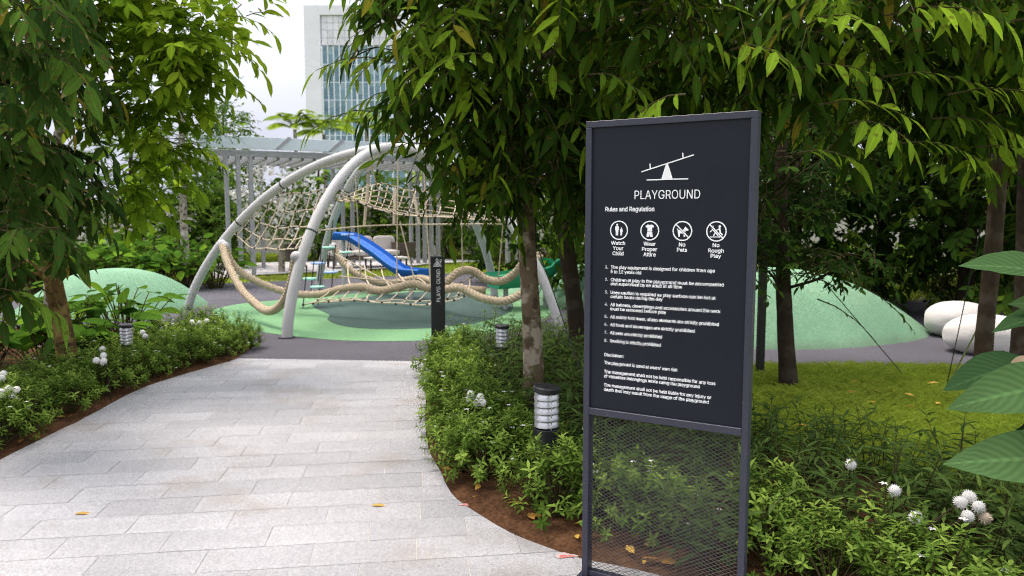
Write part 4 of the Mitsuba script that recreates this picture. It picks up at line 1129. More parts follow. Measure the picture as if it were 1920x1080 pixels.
tree('broadleaf_tree', 'dark trunk at the far right edge behind the striped broad leaves', 'tree',
     [(4.75, 6.9, -0.03), (4.74, 6.9, 0.8), (4.7, 6.9, 1.8), (4.6, 6.8, 3.2), (4.6, 6.7, 4.4)], [0.078, 0.068, 0.062, 0.05, 0.02],
     [((5.0, 6.7, 2.5), (0.7, 0.4, 0.7), 110, 70), ((4.6, 7.2, 3.1), (1.2, 0.4, 0.4), 50, 90), ((5.6, 7.0, 1.7), (0.5, 0.5, 0.4), 50, 70)], 'm_leaf_shade', 'm_bark_dark', 25, tpl=TPL_LONG3)
tree('broadleaf_tree', 'golden barked tree at the left with dark drooping brown tipped leaves', 'tree',
     [(-3.95, 6.58, -0.03), (-4.0, 6.58, 0.5), (-4.08, 6.58, 1.1), (-4.1, 6.5, 2.0), (-4.0, 6.4, 3.2), (-3.9, 6.3, 4.4)], [0.095, 0.078, 0.074, 0.065, 0.045, 0.02],
     [((-4.35, 6.1, 3.2), (1.0, 1.0, 0.7), 130, 90), ((-3.9, 5.9, 2.4), (0.7, 0.8, 0.55), 115, 80), ((-3.75, 5.8, 1.8), (0.6, 0.6, 0.36), 64, 95), ((-4.3, 5.7, 1.2), (0.42, 0.5, 0.3), 42, 95), ((-3.55, 6.1, 1.35), (0.32, 0.3, 0.22), 18, 105), ((-3.0, 4.5, 1.30), (0.30, 0.3, 0.32), 24, 120), ((-3.2, 4.8, 2.0), (0.4, 0.4, 0.35), 26, 115), ((-2.9, 4.3, 2.6), (0.55, 0.5, 0.4), 40, 90), ((-4.9, 6.3, 2.3), (0.8, 0.8, 0.8), 80, 75)],
     'm_leaf_left', 'm_bark_gold', 26, tpl=TPL_LEFT, nparts=300, leafL=0.20, spray_len=0.40, hang=0.8,
     extra=[((-2.95, 4.5, 1.42), (0.3, -0.7, 0.1), 0.35, 8, 0.2, 165), ((-3.2, 4.8, 2.1), (0.6, -0.5, 0.1), 0.4, 9, 0.2, 160), ((-3.4, 5.3, 1.75), (0.7, -0.5, 0.1), 0.4, 9, 0.2, 165), ((-3.0, 4.7, 2.45), (0.5, -0.6, 0.1), 0.4, 9, 0.2, 160), ((-3.5, 5.5, 1.4), (0.7, -0.5, 0.05), 0.35, 8, 0.19, 155)])
tree('bright_leaved_tree', 'tree with translucent yellow green leaves reaching out under the sky at the upper left', 'tree',
     [(-4.75, 7.6, -0.03), (-4.7, 7.6, 1.0), (-4.5, 7.5, 2.2), (-4.0, 7.3, 3.2), (-3.5, 7.1, 4.0)], [0.07, 0.06, 0.055, 0.045, 0.03],
     [((-3.2, 6.8, 3.35), (0.85, 0.7, 0.42), 110, 150), ((-2.75, 6.6, 2.95), (0.55, 0.5, 0.32), 60, 160), ((-3.3, 6.8, 2.65), (0.62, 0.5, 0.5), 90, 150), ((-3.6, 6.9, 3.3), (0.5, 0.5, 0.5), 60, 140), ((-3.4, 7.1, 2.2), (0.5, 0.5, 0.4), 55, 120), ((-2.7, 6.9, 3.6), (0.6, 0.6, 0.3), 46, 160), ((-3.5, 7.0, 4.1), (1.0, 0.8, 0.5), 90, 140), ((-3.55, 7.2, 1.75), (0.4, 0.4, 0.35), 30, 110)],
     'm_leaf_bright', 'm_bark_light', 27, tpl=TPL_OVAL, leafL=0.17, spray_len=0.36, nleaf=8, nparts=260, hang=0.35, droop=0.3, gap=0.42,
     extra=[((-2.45, 6.6, 3.2), (0.9, -0.2, 0.05), 0.45, 8, 0.17, 190), ((-2.6, 6.7, 2.68), (0.9, -0.1, -0.05), 0.42, 8, 0.16, 200), ((-2.55, 6.6, 3.0), (0.8, -0.2, 0.0), 0.4, 8, 0.16, 190)])
tree('airy_tree', 'slender pale trunked tree with light feathery foliage behind the left mound', 'tree',
     [(-7.05, 16.1, -0.03), (-7.05, 16.1, 1.2), (-7.03, 16.1, 2.6), (-7.0, 16.1, 4.2), (-7.1, 16.1, 5.6)], [0.095, 0.08, 0.07, 0.05, 0.02],
     [((-7.2, 16, 4.4), (1.3, 1.2, 0.9), 190, 120), ((-6.3, 15.8, 3.5), (0.8, 0.8, 0.45), 90, 130), ((-7.4, 16, 3.0), (0.9, 0.9, 0.5), 110, 120), ((-6.9, 16, 2.4), (0.7, 0.7, 0.3), 60, 120), ((-6.4, 15.6, 4.9), (0.9, 0.9, 0.6), 90, 130)],
     'm_leaf_airy', 'm_bark_light', 28, tpl=TPL_SMALL, leafL=0.11, spray_len=0.55, nleaf=10, hang=0.1, droop=0.2, gap=0.45)
# second line of trees that closes the view
far = [(-10.3, 20.5, 4.2, 1.9, 'dense green tree behind the airy tree at the left', 125), (-8.7, 21.5, 3.4, 1.5, 'round green tree left of the pergola posts', 130), (-9.3, 24.5, 5.4, 1.4, 'taller tree with a pointed crown above the left pergola corner', 110), (-12.6, 18.0, 4.8, 2.2, 'broad green tree at the far left behind the mound', 110),
       (-6.4, 25.0, 3.4, 1.6, 'green tree behind the left half of the pergola', 120), (-4.6, 25.8, 3.5, 1.6, 'green tree behind the middle of the pergola', 140), (-2.6, 26.3, 3.4, 1.6, 'green tree behind the right half of the pergola', 150), (-0.6, 25.5, 4.4, 1.8, 'green tree behind the right end of the pergola', 140)]
for i, (x, y, h, r, lab, tone) in enumerate(far):
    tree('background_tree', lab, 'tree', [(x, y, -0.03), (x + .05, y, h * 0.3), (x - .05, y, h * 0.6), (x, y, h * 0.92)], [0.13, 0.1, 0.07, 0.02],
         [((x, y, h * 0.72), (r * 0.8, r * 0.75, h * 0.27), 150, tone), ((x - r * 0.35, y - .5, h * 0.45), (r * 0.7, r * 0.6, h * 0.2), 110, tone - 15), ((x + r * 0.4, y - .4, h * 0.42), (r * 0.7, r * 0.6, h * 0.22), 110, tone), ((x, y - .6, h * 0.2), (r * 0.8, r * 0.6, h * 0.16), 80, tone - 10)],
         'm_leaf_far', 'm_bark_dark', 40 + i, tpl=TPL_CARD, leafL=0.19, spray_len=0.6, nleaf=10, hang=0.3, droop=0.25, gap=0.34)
dark = [(6.5, 10.7, 4.6, 1.6, 'dark leafy tree between the rear boulder and the picture edge'), (4.5, 12.0, 4.9, 1.7, 'dark leafy tree close behind the top of the right mound'), (1.9, 11.8, 4.6, 1.7, 'dark leafy tree behind the central trunks'), (3.9, 13.5, 5.0, 1.9, 'dark leafy tree behind the large right mound'), (6.0, 12.2, 4.8, 1.8, 'dark leafy tree behind the pale boulders'), (8.3, 12.6, 5.2, 2.0, 'dark leafy tree at the far right, behind the boulders'), (7.2, 9.2, 4.6, 1.5, 'dark leafy tree right of the boulders at the picture edge'), (0.4, 16.5, 5.2, 2.0, 'dark leafy tree behind the right legs of the climbing frame'), (5.2, 18.5, 5.8, 2.4, 'tall leafy tree in the far gap above the right mound'), (8.6, 16.5, 5.8, 2.4, 'tall leafy tree far behind the boulders'), (11.5, 15.0, 5.6, 2.2, 'tall leafy tree at the far right beyond the boulders'), (2.6, 20.5, 6.0, 2.4, 'tall leafy tree far behind the rules sign')]
for i, (x, y, h, r, lab) in enumerate(dark):
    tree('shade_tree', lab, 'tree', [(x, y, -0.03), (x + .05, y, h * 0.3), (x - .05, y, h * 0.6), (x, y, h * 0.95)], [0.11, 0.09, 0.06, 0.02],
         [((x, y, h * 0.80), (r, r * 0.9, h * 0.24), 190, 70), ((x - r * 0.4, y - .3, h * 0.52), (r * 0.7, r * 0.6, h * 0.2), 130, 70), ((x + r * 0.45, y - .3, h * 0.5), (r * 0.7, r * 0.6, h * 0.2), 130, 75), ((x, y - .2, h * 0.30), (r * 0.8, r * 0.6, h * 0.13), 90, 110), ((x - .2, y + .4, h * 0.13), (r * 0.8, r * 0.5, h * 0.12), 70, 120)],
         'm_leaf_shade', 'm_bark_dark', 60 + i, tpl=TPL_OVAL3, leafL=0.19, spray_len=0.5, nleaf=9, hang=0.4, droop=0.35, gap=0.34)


# white-flowered tree behind the pergola
def flower_balls(pts, rng, n=5, L=0.07):
    P = np.repeat(pts, n, 0) + rng.normal(0, 0.07, (len(pts) * n, 3))
    D = nrm(rng.normal(size=P.shape) + [0, -0.3, 0.4])
    return leaves_mesh(TPL_CARD, P, D, nrm(rng.normal(size=P.shape)), L * 2, np.full(len(P), 128))


wt = tree('white_flowered_tree', 'tree with white blossom clusters behind the left pergola posts', 'tree', [(-6.0, 19.4, -0.03), (-6.0, 19.4, 1.0), (-6.05, 19.4, 2.1)], [0.09, 0.07, 0.04],
          [((-6.1, 19.3, 1.95), (0.9, 0.6, 0.65), 90, 130), ((-5.4, 19.3, 1.5), (0.6, 0.5, 0.45), 50, 130)], 'm_leaf_far', 'm_bark_light', 81, tpl=TPL_CARD, leafL=0.17, spray_len=0.5, nleaf=8)
rng = np.random.default_rng(5)
q = nrm(rng.normal(size=(120, 3)))
pts = np.vstack([np.array([-6.05, 19.2, 2.0]) + q[:80] * [0.95, 0.7, 0.7], np.array([-5.4, 19.2, 1.5]) + q[80:] * [0.65, 0.55, 0.5]])
part(wt, 'blossoms', vnormal_ply(flower_balls(pts, rng, 6, 0.08), 'm_petal'), kind='stuff')


def palm(x, y, h, label, seed, n=14, L=1.5):
    rng = np.random.default_rng(seed)
    k = thing('palm_tree', label, 'palm tree', 'yellow green palms behind the pergola')
    part(k, 'trunk', mikit.ply(tube([(x, y, -0.03), (x + 0.03, y, h * 0.5), (x, y, h)], [0.09, 0.07, 0.06], 8), 'm_bark_light', smooth=40))
    for i in range(n):
        a = i * 2.4 + rng.uniform(-.3, .3)
        el = rng.uniform(0.55, 1.35)
        d = np.array([math.cos(a) * math.cos(el), math.sin(a) * math.cos(el), math.sin(el)])
        l = L * rng.uniform(0.75, 1.1)
        t = np.linspace(0.12, 1, 26)
        P = np.array([x, y, h]) + d * l * t[:, None] - np.array([0, 0, 0.55]) * l * (t**2.2)[:, None]
        tan = nrm(np.gradient(P, axis=0))
        side = nrm(np.cross(tan, [0, 0, 1.0]))
        PP = np.vstack([P, P])
        DD = nrm(np.vstack([tan * 0.8 + side, tan * 0.8 - side]) - [0, 0, 0.25])
        vf = leaves_mesh(leaf_tpl(2, 0.12, 0.2, 0.25), PP, DD, np.tile([0, 0, 1.0], (52, 1)), np.r_[np.sin(t * PI * 0.85 + 0.35)] .repeat(1).tolist() * 2 * np.array([0.42]) if False else np.tile(np.sin(t * PI * 0.8 + 0.4) * 0.42 + 0.08, 2), rng.normal(150, 35) + rng.normal(0, 12, 52))
        part(k, 'frond', vnormal_ply(vf, 'm_leaf_palm'))


palm(-7.3, 25.5, 4.35, 'yellow green palm above the left half of the pergola roof', 1)
palm(-6.6, 26.6, 4.3, 'yellow green palm just left of the office tower', 2)
palm(-4.75, 24.8, 4.25, 'yellow green palm in front of the glass tower', 3)
palm(-2.4, 25.2, 2.4, 'low yellow green palm behind the right pergola posts', 4, L=1.6)
palm(-5.6, 24.6, 1.6, 'low palm under the pergola, behind the sofa', 5, L=1.5)


# ------------------------------------------------------------------ shrubs
def shrub_variant(seed, kind):
    """(foliage ply dict, stems ply dict, blossoms ply dict or None) of one bush about the origin"""
    rng = np.random.default_rng(seed)
    if kind == 'low':
        ns = 125
        q = nrm(rng.normal(size=(ns, 3)) * [1, 1, 0.8] + [0, 0, 0.55])
        tips = q * [0.215, 0.215, 0.30] * rng.uniform(0.62, 1.08, (ns, 1)) + [0, 0, 0.06]
        tips = tips[tips[:, 2] > 0.06]
        ns = len(tips)
        per = 10
        ax = nrm(tips - [0, 0, 0.02] + rng.normal(0, 0.06, tips.shape) + [0, 0, 0.12])
        a = rng.uniform(0, 2 * PI, (ns, 1)) + np.arange(per) * 2.4
        e1 = nrm(np.cross(ax, [0.3, 0.5, 0.8])); e2 = np.cross(ax, e1)
        rad = e1[:, None] * np.cos(a)[..., None] + e2[:, None] * np.sin(a)[..., None]
        lev = np.linspace(-0.040, 0.0, per)
        P = tips[:, None] + ax[:, None] * lev[None, :, None]
        D = nrm(rad + ax[:, None] * np.linspace(-0.1, 0.75, per)[None, :, None] + rng.normal(0, 0.12, P.shape))
        L = rng.uniform(0.024, 0.042, (ns, per))
        tone = (rng.normal(138, 42, (ns, 1)) + np.linspace(-35, 55, per)[None] + rng.normal(0, 8, (ns, per))).ravel()
        fol = leaves_mesh(TPL_BUSH, P.reshape(-1, 3), D.reshape(-1, 3), np.repeat(ax, per, 0), L.ravel(), tone)
        st = twig_mesh(np.array([spline([(0, 0, -0.02), t * [0.35, 0.35, 0.5], t], 4) for t in tips[::3]]), 0.005)
        bl = None
        bt = tips[rng.choice(ns, 5, False)]
        BP, BD = [], []
        for t in bt:
            c = t + nrm(t) * 0.02
            for j in range(5):
                an = j * 2 * PI / 5
                BP.append(c); BD.append([math.cos(an), math.sin(an), 0.25])
        bl = leaves_mesh(TPL_CARD, np.array(BP), np.array(BD), np.tile([0, 0, 1.0], (len(BP), 1)), 0.017, np.full(len(BP), 200))
        return vnormal_ply(fol, 'm_leaf_shrub'), mikit.ply(st, 'm_twig', smooth=True), vnormal_ply(bl, 'm_petal')
    # upright plant with long opposite leaves
    ns = 8
    b = rng.normal(0, 0.07, (ns, 2))
    h = rng.uniform(0.26, 0.52, ns)
    lean = rng.normal(0, 0.10, (ns, 2))
    st, P, D, U, L, TN = [], [], [], [], [], []
    for i in range(ns):
        c = spline([(b[i][0], b[i][1], -0.02), (b[i][0] + lean[i][0] * 0.4, b[i][1] + lean[i][1] * 0.4, h[i] * 0.55), (b[i][0] + lean[i][0], b[i][1] + lean[i][1], h[i])], 5)
        st.append(c)
        tb = rng.normal(110, 28)
        lev = int(h[i] / 0.055)
        for j in range(lev):
            t = 0.25 + 0.75 * j / max(1, lev - 1)
            p = np.array([np.interp(t * 4, range(5), c[:, k]) for k in range(3)])
            a0 = j * PI / 2 + i + rng.normal(0, 0.3)
            for s in (0, PI):
                P.append(p); D.append([math.cos(a0 + s), math.sin(a0 + s), 0.25 + 0.6 * (t > 0.85) + rng.normal(0, 0.15)]); U.append([0, 0, 1.0] + rng.normal(0, 0.2, 3)); L.append(rng.uniform(0.085, 0.165) * (1 - 0.35 * (t > 0.85))); TN.append(tb + 40 * (t > 0.8) + rng.normal(0, 12))
    fol = leaves_mesh(TPL_NARROW, np.array(P), np.array(D), np.array(U), np.array(L), np.array(TN))
    return vnormal_ply(fol, 'm_leaf_ruellia'), mikit.ply(twig_mesh(np.array(st), 0.005), 'm_twig', smooth=True), None


LOWV = [shrub_variant(100 + i, 'low') for i in range(6)]
UPV = [shrub_variant(200 + i, 'up') for i in range(6)]


def plant(var, name, x, y, s, rz, label, category, group, blossoms=True, sz=1.0):
    k = thing(name, label, category, group)
    xf = XF(x, y, 0, rz, (s, s, s * sz))
    part(k, 'foliage', var[0], kind='stuff', xf=xf)
    part(k, 'stems', var[1], kind='stuff', xf=xf)
    if var[2] is not None and blossoms:
        part(k, 'blossoms', var[2], kind='stuff', xf=xf)


def scatter(poly, dist, seed, tries=4000):
    rng = np.random.default_rng(seed)
    x0, y0, x1, y1 = poly.bounds
    out = np.zeros((0, 2))
    for q in rng.uniform([x0, y0], [x1, y1], (tries, 2)):
        if not shapely.contains_xy(poly, q[0], q[1]): continue
        if len(out) and np.min(np.linalg.norm(out - q, axis=1)) < dist: continue
        out = np.vstack([out, q])
    return out


def vis(q, pad=0.35):
    return q[1] > 1.6 and abs(q[0]) < 0.70 * q[1] + pad


def place_words(q):
    if q[0] > 0.9 and q[1] < 3.3: return 'in the lower right corner'
    if q[0] > 1.05: return 'before the lawn on the right'
    if q[0] > 0.42 and q[1] < 4.6: return 'behind the wire mesh of the rules sign'
    if q[1] < 4.5: return 'around the nearest bollard light'
    if q[1] < 6.0: return 'round the central mottled trunk'
    return 'beside the slim black sign post'


prng = np.random.default_rng(77)
edgeL = LineString(PL)
edgeR = LineString(PR)
for q in scatter(LBED.intersection(sbox(-6.0, 4.0, -2.5, 9.2)).difference(edgeL.buffer(0.15)), 0.185, 31, 9000):
    d = edgeL.distance(Point(q))
    if not vis(q) or np.linalg.norm(q - [-3.63, 6.95]) < 0.16 or np.linalg.norm(q - [-3.95, 6.58]) < 0.17: continue
    if d > 1.05 and q[1] < 8.0 or q[0] < -4.35: continue
    if d < 0.62 or prng.random() < 0.45:
        w = 'at the near end of the left bed' if q[1] < 5.6 else 'in the middle of the left bed' if q[1] < 7.2 else 'at the far end of the left bed'
        plant(LOWV[prng.integers(6)], 'low_shrub', q[0], q[1], prng.uniform(0.85, 1.15), prng.uniform(0, 6.28), 'low bushy shrub with small glossy leaves ' + w, 'shrub', 'low shrubs ' + w, prng.random() < 0.5)
    else:
        plant(UPV[prng.integers(6)], 'upright_plant', q[0], q[1], prng.uniform(0.55, 0.8), prng.uniform(0, 6.28), 'upright plant with narrow dark leaves among the left bed shrubs', 'plant', 'narrow leaved plants of the left bed')
for q in scatter(RBED.intersection(sbox(-1, 1.7, 4.6, 8.6)).difference(edgeR.buffer(0.07)), 0.19, 32, 14000):
    if not vis(q): continue
    if min(np.linalg.norm(q - np.array(c)) for c in ((0.19, 4.02), (-0.09, 6.75), (0.17, 5.47), (0.66, 7.0))) < 0.17: continue
    # nothing through the sign
    rel = np.array([q[0] - SIGN_O[0], q[1] - SIGN_O[1]])
    if -0.2 < rel @ SD[:2] < SW + 0.2 and -0.24 < rel @ SN[:2] < 0.3: continue
    d = edgeR.distance(Point(q))
    if d < (0.115 if q[1] < 4.2 else 0.085): continue
    if q[1] > 3.3 and q[0] < 0.9:
        low = d < (0.62 if q[1] < 5.5 else 0.45)
    else:
        low = (d < 0.50 and 1.05 < q[0] < 1.75) or (q[0] > 1.72 and q[1] < 2.42) or (1.55 < q[0] < 1.9 and q[1] < 2.3)
    if low:
        w = place_words(q)
        plant(LOWV[prng.integers(6)], 'low_shrub', q[0], q[1], prng.uniform(0.9, 1.2), prng.uniform(0, 6.28), 'low bushy shrub with small glossy leaves ' + w, 'shrub', 'low shrubs ' + w, prng.random() < 0.6)
    elif q[0] < 1.05 or prng.random() < 0.88:
        w = place_words(q)
        plant(UPV[prng.integers(6)], 'upright_plant', q[0], q[1], prng.uniform(0.72, 1.05) * (0.85 if q[0] > 1.05 and q[1] > 3.4 else 1), prng.uniform(0, 6.28), 'upright plant with narrow dark leaves ' + w, 'plant', 'narrow leaved plants ' + w)


# pompom flowers on stalks
def pompom(seed, R=0.024, mat_='m_petal'):
    rng = np.random.default_rng(seed)
    n = 150
    k = np.arange(n) + 0.5
    ph, th = np.arccos(1 - 2 * k / n), k * PI * (1 + 5**0.5)
    D = np.c_[np.cos(th) * np.sin(ph), np.sin(th) * np.sin(ph), np.cos(ph)] + rng.normal(0, 0.06, (n, 3))
    fol = leaves_mesh(leaf_tpl(2, 0.20, 0.1, 0.0), np.zeros((n, 3)) + nrm(D) * R * 0.25, D, nrm(rng.normal(size=(n, 3))), R * rng.uniform(0.68, 0.92, n), rng.normal(190, 30, n))
    core = trimesh.creation.icosphere(2, R * 0.83)
    v, f, uv = fol
    cv = np.array(core.vertices)
    return vnormal_ply((np.vstack([v, cv]), np.vstack([f, np.array(core.faces) + len(v)]), np.vstack([uv, np.tile([128.5, 0.4], (len(cv), 1))])), mat_)


leafmat('m_petal_old', (0.50, 0.36, 0.24), (0.66, 0.54, 0.42), (0.80, 0.74, 0.66), rib=0, rough=0.7, trans=0.4)
POM = [pompom(i) for i in range(4)]
POM_OLD = pompom(9, 0.024, 'm_petal_old')


def pom(x, y, z, s, label, group, i, lean=(0.03, 0.03)):
    k = thing('pompom_flower', label, 'flower', group)
    part(k, 'head', POM_OLD if label and 'browned' in label else POM[i % 4], xf=XF(x, y, z, i * 0.7, s, ([1, 0.4, 0], 20 * (i % 5))))
    part(k, 'stalk', mikit.ply(tube(spline([(x + lean[0], y + lean[1], -0.01), (x + lean[0] * 0.6, y + lean[1] * 0.6, z * 0.6), (x, y, z)], 5), 0.0028, 5), 'm_bark_dark', smooth=True))


for i, (x, y, z) in enumerate([(-3.6, 5.2, 0.29), (-3.58, 5.15, 0.27), (-3.45, 4.95, 0.22), (-3.40, 4.95, 0.24), (-3.41, 4.9, 0.2), (-3.36, 4.97, 0.23), (-3.36, 4.92, 0.2), (-3.43, 4.87, 0.18), (-3.40, 6.12, 0.3), (-3.36, 5.95, 0.24), (-3.30, 5.95, 0.28), (-3.29, 5.93, 0.24), (-3.31, 5.96, 0.22), (-3.60, 7.2, 0.27), (-3.55, 7.15, 0.24), (-3.46, 8.0, 0.26), (-3.38, 8.0, 0.25), (-3.42, 7.95, 0.24), (-3.30, 8.0, 0.27)]):
    pom(x, y, z + 0.09, 1.1, 'round white pompom flower above the left bed shrubs', 'white pompom flowers of the left bed', i)
for i, (x, y, z) in enumerate([(-0.26, 4.6, 0.38), (-0.265, 4.62, 0.345), (-0.2, 4.6, 0.36), (-0.185, 4.56, 0.335), (-0.22, 4.58, 0.33)]):
    pom(x, y, z, 1.1, 'round white pompom flower over the shrubs left of the nearest bollard light', 'white pompom flowers by the bollard light', i)
bigs = [((1.54, 3.3, 0.37), 'single white pompom flower nearest the sign in the right bed'), ((1.56, 2.95, 0.38), 'single spiky white flower in the middle of the right bed'), ((1.54, 2.75, 0.35), 'lowest single spiky white flower of the right bed'), ((1.77, 2.85, 0.37), 'upper left head of the white flower cluster at lower right'), ((1.815, 2.87, 0.385), 'topmost head of the white flower cluster at lower right'), ((1.83, 2.83, 0.36), 'right head of the white flower cluster at lower right'), ((1.77, 2.8, 0.335), 'lower left head of the white flower cluster at lower right'), ((1.85, 2.82, 0.32), 'lowest browned head of the white flower cluster at lower right')]
for i, ((x, y, z), lab) in enumerate(bigs):
    pom(x, y, z, 1.12, lab, None, i, (-0.32, -0.02) if i > 2 else (0.0, 0.02))


# ------------------------------------------------------------------ broad-leaved plants
def bigleaf(tpl, base, d, L, tone, up=(0, 0, 1), bsdf='m_leaf_stripe', w=1.0):
    return vnormal_ply(leaves_mesh(tpl, np.array([base], float), np.array([d], float), np.array([up], float), L, np.array([tone]), np.array([w])), bsdf)


TPL_BIG = leaf_tpl(12, 0.40, 0.28, 0.22, 0.85, 0.006)
TPL_BIG2 = leaf_tpl(8, 0.56, 0.2, 0.15, 0.9, 0.004)
cp = thing('broad_leaved_plant', 'plant with large striped pale green leaves at the right picture edge', 'plant')
root = np.array([2.18, 2.72, 0.0])
for tip, base, tone, up in (((1.66, 2.66, 1.385), (2.05, 2.72, 1.26), 170, (0.25, -0.6, 0.9)), ((1.90, 2.74, 1.20), (2.25, 2.8, 1.16), 200, (0.0, -0.9, 0.5)), ((1.80, 2.74, 1.14), (2.15, 2.8, 1.13), 90, (0.1, -0.2, 1.0)), ((1.54, 2.55, 0.955), (1.90, 2.68, 0.96), 60, (0.1, -0.45, 0.8)), ((1.50, 2.42, 0.915), (1.96, 2.52, 0.93), 200, (0.05, -0.75, 0.75)), ((1.80, 2.5, 1.0), (2.12, 2.55, 1.03), 190, (0.05, -0.7, 0.7)), ((1.63, 2.5, 0.775), (2.0, 2.62, 0.82), 8, (0.0, 0.75, 0.6)), ((1.46, 2.33, 0.735), (1.90, 2.42, 0.69), 215, (-0.05, -0.85, 0.62)), ((1.9, 2.3, 0.5), (2.15, 2.5, 0.62), 110, (0, -0.6, .8)), ((2.1, 3.1, 0.9), (2.15, 2.8, 0.95), 120, (0, -0.6, .8))):
    tip, base = np.array(tip), np.array(base)
    d = tip - base
    k = part(cp, 'leaf', bigleaf(TPL_BIG, base, d, np.linalg.norm(d) * 1.02, tone, up))
    part(k, 'stalk', mikit.ply(tube(spline([root + np.r_[np.random.default_rng(int(tone)).normal(0, 0.04, 2), -0.02], (root + base) / 2 + [0.06, 0, 0.1], base], 8), np.linspace(0.012, 0.006, 8), 6), 'm_twig', smooth=True))
part(cp, 'dead_leaf', bigleaf(TPL_BIG2, (1.83, 2.60, 1.0), (-0.2, 0.0, -0.14), 0.09, 10, (0.1, -0.6, 0.7), 'm_tanleaf'), 'small curled brown dead leaf')


def leafy_clump(name, label, x, y, n, h, L, seed, bsdf='m_leaf_broad', tone=120, group=None, spread=0.5, tpl=TPL_BIG2, category='plant', flat_=0.6):
    rng = np.random.default_rng(seed)
    k = thing(name, label, category, group)
    for i in range(n):
        a = rng.uniform(0, 2 * PI)
        r = spread * math.sqrt(rng.uniform(0.02, 1))
        z = h * rng.uniform(0.45, 1.0) * (1 - 0.3 * r / spread)
        p = np.array([x + r * math.cos(a), y + r * math.sin(a), z])
        d = np.array([math.cos(a), math.sin(a), rng.uniform(-0.35, 0.35)]) + rng.normal(0, 0.25, 3)
        e = part(k, 'leaf', bigleaf(tpl, p, d, L * rng.uniform(0.7, 1.2), rng.normal(tone + 10, 50), np.array([0, 0, 1.0]) + rng.normal(0, flat_ * 0.5, 3), bsdf))
        part(e, 'stalk', mikit.ply(tube(spline([(x + r * 0.25 * math.cos(a), y + r * 0.25 * math.sin(a), -0.02), (x + r * 0.6 * math.cos(a), y + r * 0.6 * math.sin(a), z * 0.6), p], 5), 0.006, 5), 'm_twig', smooth=True))


for i, (x, y, n, h, lab) in enumerate([(-4.55, 7.15, 30, 0.6, 'low broad leaved plant right behind the golden trunk'), (-4.3, 7.6, 26, 0.6, 'low broad leaved plant between the golden trunk and the left bollard light'), (-4.35, 8.35, 22, 0.86, 'broad leaved plant with upright glossy leaves behind the left bollard light'), (-4.75, 7.75, 26, 0.75, 'broad leaved plant in the shade right of the golden trunk'), (-5.1, 7.1, 26, 0.7, 'broad leaved plant in the dark behind the golden trunk'), (-4.75, 8.9, 22, 0.8, 'broad leaved plant in front of the left mound'), (-5.6, 8.3, 26, 0.85, 'broad leaved plant at the left edge near the mound'), (-5.0, 6.4, 24, 0.65, 'broad leaved plant left of the golden trunk'), (-5.6, 7.4, 22, 0.75, 'broad leaved plant at the left picture edge in the shade')]):
    leafy_clump('broad_leaved_plant', lab, x, y, n, h, 0.30, 300 + i, tone=105 + 20 * (i == 0))
# hedge of rounded bushes behind the left mound
for i in range(9):
    x, y = -10.2 + i * 0.50 + 0.1 * math.sin(i * 5), 14.5 + 0.10 * i
    leafy_clump('hedge_bush', 'broad leaved green hedge bush behind the left mound', x, y, 75, 1.02, 0.27, 330 + i, tone=135, group='hedge bushes behind the left mound', spread=0.62, category='bush', flat_=0.9)
for i in range(8):
    x, y = -11.2 + i * 0.58, 15.9 + 0.08 * i
    leafy_clump('hedge_bush', 'broad leaved green hedge bush in the rear row at the left', x, y, 60, 1.25, 0.28, 350 + i, tone=120, group='rear row of hedge bushes at the left', spread=0.65, category='bush', flat_=0.9)
for i, (x, y) in enumerate([(-2.2, 26.6), (-1.2, 26.4), (-0.2, 26.0), (0.9, 25.2), (-3.4, 26.9), (-4.6, 27.0), (1.2, 22.5), (-0.3, 22.8)]):
    leafy_clump('garden_bush', 'rounded bright green bush along the wall behind the pergola', x, y, 60, 1.0, 0.30, 370 + i, tone=190, group='bushes behind the pergola', spread=0.6, category='bush', flat_=0.9)
for i, (x, y, t) in enumerate([(5.0, 15.2, 190), (5.9, 14.9, 140), (6.8, 14.6, 200), (4.1, 15.6, 120), (7.8, 13.8, 170), (3.2, 15.2, 110), (8.8, 12.4, 130), (7.0, 11.4, 100)]):
    leafy_clump('garden_bush', 'shaded broad leaved bush behind the right mound and boulders', x, y, 60, 1.25, 0.30, 390 + i, tone=t, group='bushes behind the right mound', spread=0.65, category='bush', flat_=0.9)
leafy_clump('garden_bush', 'small yellow green bush at the far end of the left bed', -3.95, 8.75, 40, 0.32, 0.11, 410, bsdf='m_leaf_palm', tone=150, spread=0.26, category='bush', tpl=TPL_OVAL)

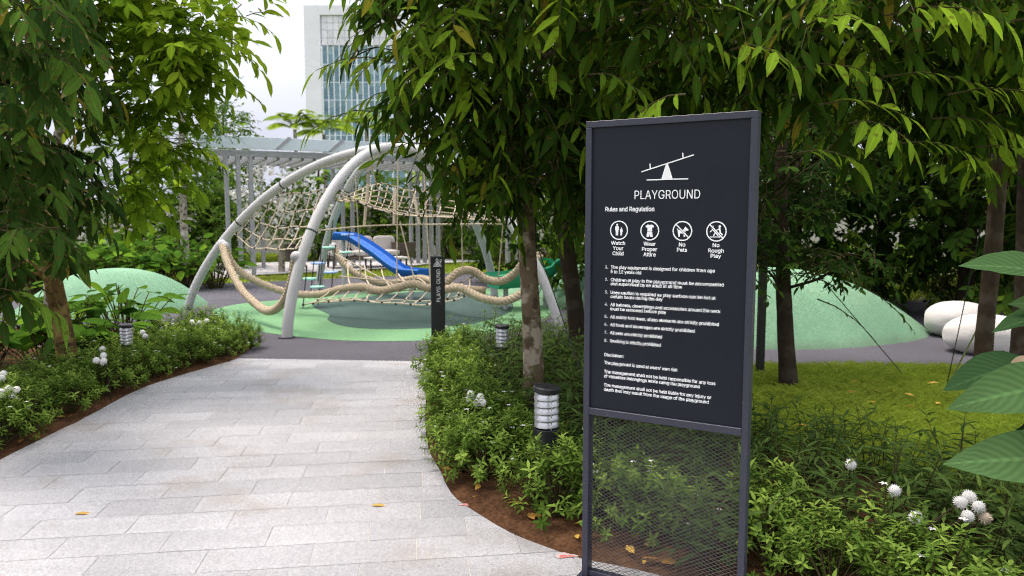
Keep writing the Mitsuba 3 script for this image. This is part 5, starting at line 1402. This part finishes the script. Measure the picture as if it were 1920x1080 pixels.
# ------------------------------------------------------------------ fallen leaves, stains, guy wires
for i, (x, y, a, lab) in enumerate([(-0.68, 3.73, 0.1, 'yellow fallen leaf on the pavers near the right bed'), (-2.15, 3.62, 0.2, 'yellow fallen leaf on the pavers at the lower left')]):
    solo('fallen_leaf', bigleaf(TPL_OVAL, (x - 0.05, y, 0.006), (math.cos(a), math.sin(a), 0.0), 0.10, 200, (0, 0, 1), 'm_dryleaf', 0.7), lab, 'leaf')
rng = np.random.default_rng(8)
for i in range(42):
    t = rng.uniform(3, 50)
    p = PR[int(8 + rng.uniform(0, 52))] if i < 24 else PL[int(rng.uniform(8, 58))]
    side = 1 if i < 24 else -1
    x, y = p[0] + side * rng.uniform(0.05, 0.3), p[1] + rng.uniform(-0.05, 0.25) * (side > 0)
    a = rng.uniform(0, 6.28)
    solo('fallen_leaf', bigleaf(TPL_OVAL, (x, y, 0.022), (math.cos(a), math.sin(a), rng.uniform(-0.05, 0.15)), rng.uniform(0.05, 0.10), rng.uniform(0, 255), (rng.normal(0, .3), rng.normal(0, .3), 1), 'm_dryleaf', rng.uniform(0.6, 1)), 'dry brown fallen leaf on the bare soil beside the path', 'leaf', 'fallen leaves on the soil')
for i in range(14):
    x, y, a = rng.uniform(1.9, 4.6), rng.uniform(4.9, 7.1), rng.uniform(0, 6.28)
    solo('fallen_leaf', bigleaf(TPL_OVAL, (x, y, 0.045), (math.cos(a), math.sin(a), 0.05), rng.uniform(0.07, 0.12), rng.uniform(120, 255), (rng.normal(0, .3), rng.normal(0, .3), 1), 'm_dryleaf'), 'yellow brown fallen leaf lying in the grass of the lawn', 'leaf', 'fallen leaves on the lawn')
mat('m_redmark', proc(lambda p, n, uv: mix((0.42, 0.36, 0.36), (0.45, 0.13, 0.12), smoothstep(0.35, 0.6, fbm(p.x * 45, p.y * 45, 0, 3)))), 0.8)
for x, y, r, lab in ((0.235, 3.165, 0.036, 'faded red paint mark on the paver beside the rules sign'), (-0.25, 3.745, 0.020, 'small faded red paint mark at the path edge')):
    a = np.linspace(0, 2 * PI, 15, endpoint=False)
    w = 1 + 0.3 * np.sin(a * 3 + x * 9)
    solo('paint_mark', mikit.ply(sheet(Polygon(np.c_[x + r * 1.3 * w * np.cos(a), y + r * 0.7 * w * np.sin(a)]), 0.004), 'm_redmark'), lab, 'paint mark')
for a, b, r, lab in (((0.10, 5.50, 1.52), (0.62, 5.0, 0.0), 0.004, 'thin guy wire running down from the central trunk'), ((2.45, 6.42, 1.2), (3.68, 6.9, 0.0), 0.004, 'thin guy wire slanting down across the right mound'), ((3.70, 5.9, 1.45), (3.79, 6.4, 0.0), 0.004, 'thin guy wire beside the tall right trunk'), ((3.75, 5.85, 0.75), (3.81, 6.42, 0.0), 0.008, 'pale strap staked beside the tall right trunk')):
    gw = thing('guy_wire', lab, 'guy wire')
    part(gw, 'cable', mikit.ply(tube([a, b], r, 6), 'm_alu' if r > 0.005 else 'm_clamp', smooth=True))
    part(gw, 'stake', mikit.ply(tube([np.array(b) + [0, 0, 0.03], np.array(b) - [0, 0, 0.08]], 0.010, 6), 'm_alu', smooth=True))
